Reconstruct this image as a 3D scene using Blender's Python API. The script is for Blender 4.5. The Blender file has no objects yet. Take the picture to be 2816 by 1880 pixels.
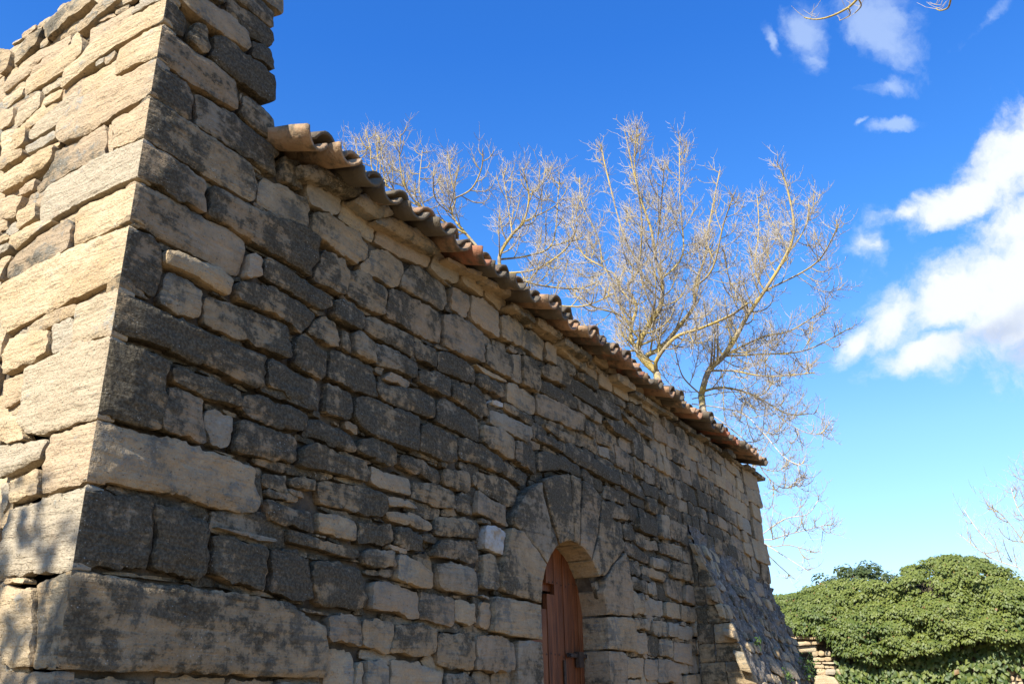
import bpy, math, random
import numpy as np
from mathutils import Vector, Matrix, geometry as mgeo

scene = bpy.context.scene
COL = scene.collection
rng = np.random.default_rng(11)
random.seed(11)

# ------------------------------------------------------------------ camera
PW, PH = 2816.0, 1880.0
FPX = 2440.0
PITCH = math.atan(1000 / FPX); ROLL = math.radians(1.14); AZ = math.radians(29.7)
DIST = 3.2                                   # metres from the camera to the front wall
FW = np.array([math.cos(AZ) * math.cos(PITCH), math.sin(AZ) * math.cos(PITCH), math.sin(PITCH)])
_r = np.cross(FW, [0, 0, 1.0]); _r /= np.linalg.norm(_r); _u = np.cross(_r, FW)
RT = math.cos(ROLL) * _r - math.sin(ROLL) * _u
UP = math.cos(ROLL) * _u + math.sin(ROLL) * _r
CAM = np.array([-DIST / math.tan(math.radians(55.9)), -DIST, 1.6])
cd = bpy.data.cameras.new('camera'); cam = bpy.data.objects.new('camera', cd); COL.objects.link(cam)
cd.sensor_width = 36.0; cd.lens = FPX / PW * 36.0; cd.clip_end = 3000; cd.clip_start = 0.05
M = Matrix(((RT[0], UP[0], -FW[0], CAM[0]), (RT[1], UP[1], -FW[1], CAM[1]), (RT[2], UP[2], -FW[2], CAM[2]), (0, 0, 0, 1)))
cam.matrix_world = M
scene.camera = cam

def ray(px, py): return FW * FPX + RT * (px - PW / 2) - UP * (py - PH / 2)
def hit(px, py, axis, val):
    d = ray(px, py); return CAM + d * ((val - CAM[axis]) / d[axis])
def at(px, py, dist):
    d = ray(px, py); return CAM + d * (dist / math.hypot(d[0], d[1]))

# ------------------------------------------------------------------ exposure, sun, sky
scene.view_settings.view_transform = 'Standard'; scene.view_settings.look = 'None'
scene.view_settings.gamma = 1.0; scene.view_settings.exposure = 1.2
SUN_EL, SUN_OFF = math.radians(37), math.radians(2.4)
S = Vector((-math.cos(SUN_OFF) * math.cos(SUN_EL), math.sin(SUN_OFF) * math.cos(SUN_EL), math.sin(SUN_EL)))
sl = bpy.data.lights.new('sun', 'SUN'); sl.energy = 5.0; sl.angle = math.radians(0.5); sl.color = (1.0, 0.95, 0.85)
so = bpy.data.objects.new('sun', sl); COL.objects.link(so)
so.rotation_euler = (-S).to_track_quat('-Z', 'Y').to_euler(); so.location = (-30, 1, 30)

class NT:
    """small helper for writing node trees"""
    def __init__(s, tree): s.t = tree; s.n = tree.nodes; s.l = tree.links
    def node(s, ty, **kw):
        nd = s.n.new(ty)
        for k, v in kw.items(): setattr(nd, k, v)
        return nd
    def link(s, a, b): s.l.new(a, b)
    def put(s, sock, v):
        if isinstance(v, bpy.types.NodeSocket): s.link(v, sock)
        else: sock.default_value = v
    def math(s, op, a, b=0.0, c=0.0, clamp=False):
        nd = s.node('ShaderNodeMath', operation=op, use_clamp=clamp)
        s.put(nd.inputs[0], a); s.put(nd.inputs[1], b); s.put(nd.inputs[2], c); return nd.outputs[0]
    def vm(s, op, a, b=(0, 0, 0)):
        nd = s.node('ShaderNodeVectorMath', operation=op); s.put(nd.inputs[0], a); s.put(nd.inputs[1], b)
        return nd.outputs['Value'] if op in ('DOT_PRODUCT', 'LENGTH') else nd.outputs[0]
    def noise(s, vec, scale, detail=4, rough=0.55, dist=0.0, col=False):
        nd = s.node('ShaderNodeTexNoise'); s.put(nd.inputs['Vector'], vec); nd.inputs['Scale'].default_value = scale
        nd.inputs['Detail'].default_value = detail; nd.inputs['Roughness'].default_value = rough; nd.inputs['Distortion'].default_value = dist
        return nd.outputs['Color' if col else 'Fac']
    def step(s, x, lo, hi, a=0.0, b=1.0):
        nd = s.node('ShaderNodeMapRange', interpolation_type='SMOOTHSTEP'); s.put(nd.inputs[0], x)
        s.put(nd.inputs[1], lo); s.put(nd.inputs[2], hi); nd.inputs[3].default_value = a; nd.inputs[4].default_value = b; return nd.outputs[0]
    def mix(s, f, a, b, blend='MIX'):
        nd = s.node('ShaderNodeMix', data_type='RGBA', blend_type=blend); s.put(nd.inputs[0], f)
        for k, v in ((6, a), (7, b)):
            s.put(nd.inputs[k], v if isinstance(v, bpy.types.NodeSocket) else (*v[:3], 1.0))
        return nd.outputs[2]
    def scalevec(s, vec, sc):
        nd = s.node('ShaderNodeMapping'); s.put(nd.inputs[0], vec); nd.inputs['Scale'].default_value = sc; return nd.outputs[0]
    def bump(s, h, strength, dist, nrm=None):
        nd = s.node('ShaderNodeBump'); s.put(nd.inputs['Height'], h); nd.inputs['Strength'].default_value = strength
        nd.inputs['Distance'].default_value = dist
        if nrm is not None: s.link(nrm, nd.inputs['Normal'])
        return nd.outputs[0]

world = bpy.data.worlds.new('World'); scene.world = world; world.use_nodes = True
w = NT(world.node_tree); w.n.clear()
wo = w.node('ShaderNodeOutputWorld'); bg = w.node('ShaderNodeBackground'); bg.inputs['Strength'].default_value = 0.1
w.link(bg.outputs[0], wo.inputs[0])
sky = w.node('ShaderNodeTexSky', sky_type='NISHITA'); sky.sun_disc = False; sky.sun_elevation = SUN_EL
sky.sun_rotation = math.radians(270) + SUN_OFF; sky.altitude = 300; sky.air_density = 1.0; sky.dust_density = 0.6; sky.ozone_density = 2.0
geo = w.node('ShaderNodeTexCoord'); dirv = geo.outputs['Generated']
sepz = w.node('ShaderNodeSeparateXYZ'); w.link(dirv, sepz.inputs[0])
# deep clear blue overhead, paler cyan low down
grade = w.node('ShaderNodeValToRGB'); w.link(sepz.outputs[2], grade.inputs[0])
cr = grade.color_ramp
cr.elements[0].position = 0.0; cr.elements[0].color = (0.30, 0.36, 0.46, 1)
cr.elements[1].position = 1.0; cr.elements[1].color = (0.12, 0.46, 1.0, 1)
for p, c in ((0.12, (0.46, 0.58, 0.70, 1)), (0.26, (0.42, 0.62, 0.84, 1)), (0.45, (0.22, 0.56, 0.95, 1)), (0.65, (0.13, 0.47, 1.0, 1))):
    e = cr.elements.new(p); e.color = c
skyc = w.mix(1.0, sky.outputs[0], grade.outputs[0], 'MULTIPLY')
skyc = w.mix(1.0, skyc, (1.65, 1.5, 1.4), 'MULTIPLY')
# clouds: soft lumps at fixed directions in the sky
cu = w.math('DIVIDE', w.vm('DOT_PRODUCT', dirv, tuple(RT)), w.math('MAXIMUM', w.vm('DOT_PRODUCT', dirv, tuple(FW)), 0.05))
cv = w.math('DIVIDE', w.vm('DOT_PRODUCT', dirv, tuple(UP)), w.math('MAXIMUM', w.vm('DOT_PRODUCT', dirv, tuple(FW)), 0.05))
cmb = w.node('ShaderNodeCombineXYZ'); w.link(cu, cmb.inputs[0]); w.link(cv, cmb.inputs[1]); uv = cmb.outputs[0]
wn = w.noise(uv, 9.0, 6, 0.6, col=True)
wob = w.vm('SCALE', w.vm('SUBTRACT', wn, (0.5, 0.5, 0.5))); wob.node.inputs['Scale'].default_value = 0.075
uvw = w.vm('ADD', uv, wob)
def lumps(lst):
    out = None
    for (px, py, ax, ay, ang, wt) in lst:
        mp = w.node('ShaderNodeMapping', vector_type='TEXTURE'); w.link(uvw, mp.inputs[0])
        mp.inputs['Location'].default_value = ((px - PW / 2) / FPX, (PH / 2 - py) / FPX, 0)
        mp.inputs['Rotation'].default_value = (0, 0, math.radians(ang)); mp.inputs['Scale'].default_value = (ax / FPX, ay / FPX, 1)
        v = w.math('MULTIPLY', w.math('SUBTRACT', 1.0, w.vm('LENGTH', mp.outputs[0])), wt)
        if out is None: out = v
        else:
            nd = w.node('ShaderNodeMath', operation='SMOOTH_MAX'); w.link(out, nd.inputs[0]); w.link(v, nd.inputs[1]); nd.inputs[2].default_value = 0.12
            out = nd.outputs[0]
    return out
fine = w.noise(uvw, 22.0, 8, 0.62); soft = w.noise(uv, 6.0, 5, 0.55)
big = lumps([(2840, 400, 300, 150, 42, .95), (2640, 545, 260, 80, 28, .85), (2480, 590, 110, 40, 20, .6), (2900, 780, 430, 290, 20, 1.0), (2800, 620, 260, 110, 32, .75), (2640, 830, 270, 120, 32, .9),
             (2540, 980, 170, 70, 18, .9), (2370, 930, 110, 55, 42, .6), (2460, 880, 120, 100, 40, .8), (2400, 680, 70, 60, 0, .42)])
aden = w.math('ADD', big, w.math('MULTIPLY', w.math('SUBTRACT', fine, 0.5), 1.15))
abig = w.step(aden, -0.02, 0.62)
wisp = lumps([(2110, 110, 75, 26, -62, .8), (2210, 70, 120, 90, -70, .8), (2420, 60, 190, 120, -50, .8), (2230, 150, 60, 40, -60, .6), (2430, 245, 85, 35, 15, .8),
              (2455, 340, 80, 26, 18, .9), (2375, 348, 28, 12, 30, .7), (2720, 60, 120, 25, 40, .35), (2335, 1450, 26, 7, 32, .5), (2315, 1482, 18, 7, 5, .4), (2430, 1560, 40, 20, 10, .5), (2740, 1560, 140, 60, 10, .6)])
wden = w.math('ADD', wisp, w.math('MULTIPLY', w.math('SUBTRACT', fine, 0.52), 1.3))
awisp = w.math('MULTIPLY', w.step(wden, 0.0, 0.65), 0.5)
shade = lumps([(2740, 915, 200, 60, 26, .8), (2850, 950, 220, 90, 20, .8)])
ccol = w.mix(w.step(w.math('ADD', shade, w.math('MULTIPLY', w.math('SUBTRACT', soft, 0.5), 1.0)), 0.0, 0.8), (4.3, 4.55, 4.8), (2.7, 3.1, 3.9))
skyc = w.mix(awisp, skyc, (3.2, 3.9, 4.9)); skyc = w.mix(abig, skyc, ccol)
w.link(skyc, bg.inputs[0])

# ------------------------------------------------------------------ noise in numpy
def _hash(i, j, k):
    h = (i.astype(np.int64) * 374761393 + j.astype(np.int64) * 668265263 + k.astype(np.int64) * 2147483647) & 0xffffffff
    h = ((h ^ (h >> 13)) * 1274126177) & 0xffffffff
    return ((h ^ (h >> 16)) & 0xffff) / 65535.0
def vnoise(p):
    p = np.asarray(p, float); f = np.floor(p); t = p - f; t = t * t * (3 - 2 * t); i, j, k = (f[:, n].astype(np.int64) for n in range(3))
    r = 0
    for a in (0, 1):
        for b in (0, 1):
            for c in (0, 1):
                wt = (t[:, 0] if a else 1 - t[:, 0]) * (t[:, 1] if b else 1 - t[:, 1]) * (t[:, 2] if c else 1 - t[:, 2])
                r = r + wt * _hash(i + a, j + b, k + c)
    return r
def fbm(p, o=4, g=0.5):
    r = 0; a = 1; n = 0; p = np.asarray(p, float)
    for q in range(o): r = r + a * vnoise(p + 17.3 * q); n += a; a *= g; p = p * 2.03
    return r / n - 0.5

# ------------------------------------------------------------------ object helpers
def mesh_obj(name, verts, faces, mat, parent=None, smooth=True, attr=None):
    me = bpy.data.meshes.new(name); me.from_pydata([tuple(v) for v in verts], [], faces)
    if smooth: me.polygons.foreach_set('use_smooth', [True] * len(me.polygons))
    if attr is not None:
        a = me.color_attributes.new('sd', 'FLOAT_COLOR', 'POINT'); a.data.foreach_set('color', np.asarray(attr, dtype=np.float32).ravel())
    me.materials.append(mat); me.update()
    o = bpy.data.objects.new(name, me); COL.objects.link(o)
    if parent is not None: o.parent = parent
    return o
def thing(name, label, cat, loc=(0, 0, 0), group=None):
    o = bpy.data.objects.new(name, None); COL.objects.link(o); o.location = loc; o.empty_display_size = 0.3
    o['label'] = label; o['category'] = cat
    if group: o['group'] = group
    bpy.context.view_layer.update()
    return o
def part(name, verts, faces, mat, root, **kw):
    """a child whose vertices are given in world coordinates"""
    o = mesh_obj(name, verts, faces, mat, root, **kw)
    o.matrix_parent_inverse = Matrix.Translation(root.location).inverted() if root.parent is None else Matrix.Translation(root.parent.location).inverted()
    return o
class MB:
    def __init__(s): s.v = []; s.f = []; s.c = []; s.n = 0
    def add(s, v, f, c=None):
        s.v.append(np.asarray(v, float)); s.f += [tuple(i + s.n for i in q) for q in f]
        if c is not None: s.c.append(np.asarray(c, float))
        s.n += len(v)
    def box(s, a, b):
        x0, y0, z0 = a; x1, y1, z1 = b
        s.add([(x0, y0, z0), (x1, y0, z0), (x1, y1, z0), (x0, y1, z0), (x0, y0, z1), (x1, y0, z1), (x1, y1, z1), (x0, y1, z1)],
              [(0, 3, 2, 1), (4, 5, 6, 7), (0, 1, 5, 4), (1, 2, 6, 5), (2, 3, 7, 6), (3, 0, 4, 7)])
    def tube(s, pts, rad, n=6, cap=True):
        pts = np.asarray(pts, float); k = len(pts)
        tan = np.gradient(pts, axis=0); tan /= np.linalg.norm(tan, axis=1)[:, None] + 1e-9
        ref = np.array([0, 0, 1.0]) if abs(tan[0][2]) < 0.9 else np.array([1.0, 0, 0])
        nr = np.cross(tan, ref); nr /= np.linalg.norm(nr, axis=1)[:, None] + 1e-9
        bn = np.cross(tan, nr); an = np.arange(n) * 2 * math.pi / n
        ring = nr[:, None, :] * np.cos(an)[None, :, None] + bn[:, None, :] * np.sin(an)[None, :, None]
        v = (pts[:, None, :] + ring * np.asarray(rad, float)[:, None, None]).reshape(-1, 3)
        f = [(i * n + j, i * n + (j + 1) % n, (i + 1) * n + (j + 1) % n, (i + 1) * n + j) for i in range(k - 1) for j in range(n)]
        if cap: f.append(tuple((k - 1) * n + j for j in range(n))); f.append(tuple(n - 1 - j for j in range(n)))
        s.add(v, f)
    def verts(s): return np.concatenate(s.v)
    def build(s, name, mat, root=None, smooth=True):
        at_ = np.concatenate(s.c) if s.c else None
        if root is None: return mesh_obj(name, s.verts(), s.f, mat, None, smooth=smooth, attr=at_)
        return part(name, s.verts(), s.f, mat, root, smooth=smooth, attr=at_)

# ------------------------------------------------------------------ materials
def new_mat(name):
    m = bpy.data.materials.new(name); m.use_nodes = True; t = NT(m.node_tree); t.n.clear()
    out = t.node('ShaderNodeOutputMaterial'); b = t.node('ShaderNodeBsdfPrincipled'); t.link(b.outputs[0], out.inputs[0])
    b.inputs['Roughness'].default_value = 0.9; b.inputs['Specular IOR Level'].default_value = 0.2
    return m, t, b
def stone_material():
    m, t, b = new_mat('sandstone')
    pos = t.node('ShaderNodeNewGeometry').outputs['Position']
    at_ = t.node('ShaderNodeAttribute', attribute_name='sd'); sp = t.node('ShaderNodeSeparateColor'); t.link(at_.outputs['Color'], sp.inputs[0])
    dirt_shade, tone, white = sp.outputs[0], sp.outputs[1], sp.outputs[2]
    off = t.node('ShaderNodeCombineXYZ'); t.link(t.math('MULTIPLY', tone, 37.0), off.inputs[0]); t.link(t.math('MULTIPLY', tone, 13.0), off.inputs[2])
    p = t.vm('ADD', pos, off.outputs[0])
    n1 = t.noise(p, 2.6, 5, 0.6); n2 = t.noise(p, 11.0, 6, 0.62); n3 = t.noise(p, 70.0, 4, 0.6); n4 = t.noise(p, 240.0, 2, 0.6); n5 = t.noise(p, 27.0, 6, 0.7)
    strat = t.noise(t.scalevec(p, (2.2, 2.2, 22.0)), 1.6, 5, 0.6, 0.6)
    ca = t.mix(t.step(n1, 0.34, 0.66), (0.43, 0.30, 0.16), (0.57, 0.44, 0.265))
    ca = t.mix(t.step(tone, 0.55, 0.95), ca, (0.42, 0.305, 0.19))
    ca = t.mix(t.step(tone, 0.33, 0.0), ca, (0.36, 0.315, 0.235))
    ca = t.mix(t.step(n2, 0.55, 0.75, 0, 0.4), ca, (0.38, 0.24, 0.15))
    ca = t.mix(t.step(strat, 0.5, 0.72, 0, 0.35), ca, (0.30, 0.22, 0.14))
    ca = t.mix(t.step(n3, 0.35, 0.62, 0.4, 0.0), ca, (0.24, 0.19, 0.13))
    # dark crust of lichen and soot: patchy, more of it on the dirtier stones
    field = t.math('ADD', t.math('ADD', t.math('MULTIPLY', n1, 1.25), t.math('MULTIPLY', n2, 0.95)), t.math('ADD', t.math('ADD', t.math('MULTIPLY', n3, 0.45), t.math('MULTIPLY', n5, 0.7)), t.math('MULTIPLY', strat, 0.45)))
    dirt_shade = t.math('ADD', dirt_shade, t.math('MULTIPLY', t.math('MULTIPLY', t.math('SUBTRACT', t.noise(pos, 1.15, 4, 0.6), 0.5), 1.35), t.step(dirt_shade, 0.1, 0.4)))
    th = t.math('SUBTRACT', 2.18, t.math('MULTIPLY', dirt_shade, 0.55))
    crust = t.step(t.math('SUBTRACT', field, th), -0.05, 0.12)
    thin = t.math('MULTIPLY', t.step(t.math('SUBTRACT', field, th), -0.55, 0.05, 0.0, 0.7), t.step(dirt_shade, 0.0, 0.5, 0.35, 1.0))  # thin brown film: part grime, part painted shade on the front
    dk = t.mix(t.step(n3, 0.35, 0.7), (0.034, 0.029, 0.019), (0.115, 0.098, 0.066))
    dk = t.mix(t.step(dirt_shade, 0.55, 0.15, 0.0, 0.85), dk, (0.30, 0.28, 0.23))
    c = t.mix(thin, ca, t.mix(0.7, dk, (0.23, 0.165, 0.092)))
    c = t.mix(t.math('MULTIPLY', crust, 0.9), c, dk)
    # small pale lichen dots and dark pits
    vo = t.node('ShaderNodeTexVoronoi'); t.link(p, vo.inputs['Vector']); vo.inputs['Scale'].default_value = 55.0
    dots = t.math('MULTIPLY', t.step(t.math('SUBTRACT', vo.outputs['Distance'], t.math('MULTIPLY', t.math('SUBTRACT', t.noise(p, 5.0, 4, 0.7), 0.52), 1.1)), 0.10, 0.03), t.step(dirt_shade, 0.15, 0.5))
    c = t.mix(t.math('MULTIPLY', dots, 0.5), c, (0.42, 0.42, 0.38))
    pits = t.step(t.noise(p, 95.0, 2, 0.5), 0.665, 0.72)
    c = t.mix(t.math('MULTIPLY', pits, 0.6), c, (0.06, 0.055, 0.045))
    c = t.mix(t.math('MULTIPLY', white, t.step(n2, 0.3, 0.6)), c, (0.47, 0.45, 0.40))
    t.link(c, b.inputs['Base Color'])
    h = t.math('ADD', t.math('MULTIPLY', n3, 0.5), t.math('ADD', t.math('MULTIPLY', strat, 0.75), t.math('MULTIPLY', n2, 1.2)))
    h = t.math('SUBTRACT', h, t.math('MULTIPLY', pits, 0.35))
    nb = t.bump(h, 0.85, 0.028); nb = t.bump(n4, 0.4, 0.004, nb); t.link(nb, b.inputs['Normal'])
    return m
def simple_mat(name, ca, cb, scale=6.0, bump=0.02, rough=0.9, cc=None, scale2=40.0, stretch=None):
    m, t, b = new_mat(name); pos = t.node('ShaderNodeNewGeometry').outputs['Position']
    p = t.scalevec(pos, stretch) if stretch else pos
    n1 = t.noise(p, scale, 6, 0.6); n2 = t.noise(p, scale2, 4, 0.6)
    c = t.mix(t.step(n1, 0.35, 0.65), ca, cb)
    if cc: c = t.mix(t.step(n2, 0.52, 0.7, 0, 0.8), c, cc)
    t.link(c, b.inputs['Base Color']); b.inputs['Roughness'].default_value = rough
    t.link(t.bump(t.math('ADD', n1, t.math('MULTIPLY', n2, 0.6)), 0.8, bump), b.inputs['Normal'])
    return m
STONE = stone_material()
MORTAR = simple_mat('earth_mortar', (0.05, 0.042, 0.032), (0.16, 0.13, 0.095), 5, 0.04, cc=(0.07, 0.06, 0.05), scale2=28)
RUBBLE = simple_mat('lime_rubble', (0.065, 0.056, 0.045), (0.20, 0.17, 0.135), 7, 0.06, cc=(0.34, 0.31, 0.27), scale2=34)
SOIL = simple_mat('dry_soil', (0.19, 0.13, 0.068), (0.27, 0.19, 0.10), 1.2, 0.03, cc=(0.10, 0.095, 0.04), scale2=16)
IRON = simple_mat('wrought_iron', (0.03, 0.022, 0.018), (0.07, 0.045, 0.03), 30, 0.004, rough=0.6)
def tile_material():
    m, t, b = new_mat('terracotta'); pos = t.node('ShaderNodeNewGeometry').outputs['Position']
    at_ = t.node('ShaderNodeAttribute', attribute_name='sd'); sp = t.node('ShaderNodeSeparateColor'); t.link(at_.outputs['Color'], sp.inputs[0])
    n1 = t.noise(pos, 9, 6, 0.65); n2 = t.noise(pos, 50, 4, 0.6)
    c = t.mix(sp.outputs[0], (0.29, 0.10, 0.055), (0.34, 0.235, 0.14))
    c = t.mix(t.step(n2, 0.4, 0.7, 0, 0.5), c, (0.30, 0.17, 0.10))
    c = t.mix(t.step(t.math('ADD', n1, t.math('MULTIPLY', sp.outputs[1], 0.36)), 0.52, 0.74, 0, 0.88), c, (0.085, 0.078, 0.06))
    c = t.mix(t.step(n1, 0.36, 0.26, 0, 0.7), c, (0.45, 0.42, 0.36))
    t.link(c, b.inputs['Base Color']); t.link(t.bump(t.math('ADD', n1, n2), 0.7, 0.008), b.inputs['Normal']); return m
TILE = tile_material()
def wood_material():
    m, t, b = new_mat('varnished_boards'); pos = t.node('ShaderNodeNewGeometry').outputs['Position']
    oi = t.node('ShaderNodeObjectInfo').outputs['Random']; cx = t.node('ShaderNodeCombineXYZ'); t.link(t.math('MULTIPLY', oi, 50.0), cx.inputs[0]); t.link(t.math('MULTIPLY', oi, 9.0), cx.inputs[2])
    p = t.vm('ADD', pos, cx.outputs[0])
    g = t.noise(t.scalevec(p, (26, 26, 1.3)), 1.5, 6, 0.6, 0.8); g2 = t.noise(t.scalevec(p, (90, 90, 2.0)), 2.0, 4, 0.6); n = t.noise(p, 2.2, 4)
    c = t.mix(t.step(g, 0.35, 0.68), (0.20, 0.064, 0.021), (0.075, 0.025, 0.010))
    c = t.mix(t.step(g2, 0.5, 0.72, 0, 0.6), c, (0.03, 0.012, 0.007))
    c = t.mix(t.step(n, 0.5, 0.7, 0, 0.5), c, (0.25, 0.095, 0.035))
    t.link(c, b.inputs['Base Color']); b.inputs['Roughness'].default_value = 0.55
    t.link(t.bump(t.math('ADD', g, g2), 0.5, 0.006), b.inputs['Normal']); return m
WOOD = wood_material()
def bark_material(name, gray, gray2, ochre, amount):
    m, t, b = new_mat(name); pos = t.node('ShaderNodeNewGeometry').outputs['Position']
    n1 = t.noise(pos, 1.6, 5, 0.6); n2 = t.noise(pos, 14, 5, 0.65)
    c = t.mix(t.step(n2, 0.35, 0.65), gray, gray2)
    c = t.mix(t.step(t.math('ADD', n1, t.math('MULTIPLY', n2, 0.5)), 0.75 - amount * 0.3, 0.95 - amount * 0.3), c, ochre)
    t.link(c, b.inputs['Base Color']); t.link(t.bump(n2, 0.8, 0.03), b.inputs['Normal']); return m
BARK = bark_material('lichened_bark', (0.17, 0.14, 0.105), (0.30, 0.26, 0.21), (0.36, 0.265, 0.08), 0.42)
TWIG = bark_material('twig_bark', (0.30, 0.265, 0.235), (0.46, 0.41, 0.365), (0.42, 0.33, 0.16), 0.2)
def leaf_material(name, ca, cb, cc):
    m, t, b = new_mat(name); at_ = t.node('ShaderNodeAttribute', attribute_name='sd'); sp = t.node('ShaderNodeSeparateColor'); t.link(at_.outputs['Color'], sp.inputs[0])
    c = t.mix(sp.outputs[0], ca, cb); c = t.mix(t.step(sp.outputs[1], 0.990, 0.995), c, cc)
    t.link(c, b.inputs['Base Color']); b.inputs['Roughness'].default_value = 0.5; b.inputs['Specular IOR Level'].default_value = 0.3
    tr = t.node('ShaderNodeBsdfTranslucent'); t.link(t.mix(0.5, c, (0.16, 0.2, 0.03)), tr.inputs[0])
    ms = t.node('ShaderNodeMixShader'); ms.inputs[0].default_value = 0.22; t.link(b.outputs[0], ms.inputs[1]); t.link(tr.outputs[0], ms.inputs[2])
    t.link(ms.outputs[0], t.n['Material Output'].inputs[0]); return m
IVY = leaf_material('ivy_leaf', (0.030, 0.062, 0.011), (0.155, 0.175, 0.036), (0.2, 0.11, 0.04))
SHRUB = leaf_material('dark_leaf', (0.03, 0.052, 0.015), (0.07, 0.088, 0.026), (0.14, 0.10, 0.04))
WEED = leaf_material('weed_leaf', (0.06, 0.12, 0.02), (0.13, 0.18, 0.04), (0.2, 0.2, 0.05))

# ------------------------------------------------------------------ stones
K = 0.8
def kz(z): return 1.6 + (z - 1.6) * K
ARC, ARZ, ARR = 5.40 * K, kz(2.40), 0.72 * K            # door opening: centre, springing height, radius
END_X = 10.57
def arris(z): return 0.008 + 0.03 * np.clip(fbm(np.stack([np.asarray(z) * 5.0, np.zeros_like(z), np.zeros_like(z) + 3.3], 1), 3) + 0.2, 0, 1)
def inset(poly, g):
    n = len(poly); out = []
    for i in range(n):
        p0, p1, p2 = poly[i - 1], poly[i], poly[(i + 1) % n]
        e1 = p1 - p0; e2 = p2 - p1; e1 = e1 / (np.linalg.norm(e1) + 1e-9); e2 = e2 / (np.linalg.norm(e2) + 1e-9)
        n1 = np.array([-e1[1], e1[0]]); n2 = np.array([-e2[1], e2[0]]); b = n1 + n2; l = np.linalg.norm(b)
        b = b / l if l > 0.3 else n1
        out.append(p1 + b * g / max(0.5, float(b @ n1)))
    return np.array(out)
def area(p): x, y = p[:, 0], p[:, 1]; return 0.5 * float(np.sum(x * np.roll(y, -1) - np.roll(x, -1) * y))
def rounded(p, r):
    out = []; n = len(p)
    for i in range(n):
        a, b, c = p[i - 1], p[i], p[(i + 1) % n]; la, lc = np.linalg.norm(a - b), np.linalg.norm(c - b)
        k = min(r * random.uniform(.4, 1.6), .38 * la, .38 * lc); q0 = b + (a - b) / (la + 1e-9) * k; q1 = b + (c - b) / (lc + 1e-9) * k
        out += [q0, .25 * q0 + .5 * b + .25 * q1, q1]
    return np.array(out)
def chaikin(p, r, it=2):
    for _ in range(it):
        q = np.roll(p, -1, 0); p = np.stack([p * (1 - r) + q * r, p * r + q * (1 - r)], 1).reshape(-1, 2)
    return p
def resample(p, s):
    q = np.vstack([p, p[:1]]); l = np.r_[0, np.cumsum(np.linalg.norm(np.diff(q, axis=0), axis=1))]
    n = max(8, int(l[-1] / s)); t = np.linspace(0, l[-1], n, endpoint=False)
    return np.stack([np.interp(t, l, q[:, 0]), np.interp(t, l, q[:, 1])], 1)
def in_poly(pts, poly):
    x, y = pts[:, 0], pts[:, 1]; r = np.zeros(len(pts), bool); n = len(poly)
    for i in range(n):
        x0, y0 = poly[i]; x1, y1 = poly[(i + 1) % n]
        if y0 == y1: continue
        c = ((y0 > y) != (y1 > y)) & (x < (x1 - x0) * (y - y0) / (y1 - y0) + x0); r ^= c
    return r
def edge_dist(pts, poly, skip=None):
    d = np.full(len(pts), 9.0); n = len(poly)
    for i in range(n):
        a, b = poly[i], poly[(i + 1) % n]
        if skip is not None and skip(a) and skip(b): continue
        ab = b - a; t = np.clip(((pts - a) @ ab) / (ab @ ab + 1e-12), 0, 1)
        d = np.minimum(d, np.linalg.norm(pts - a - t[:, None] * ab, axis=1))
    return d

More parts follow.
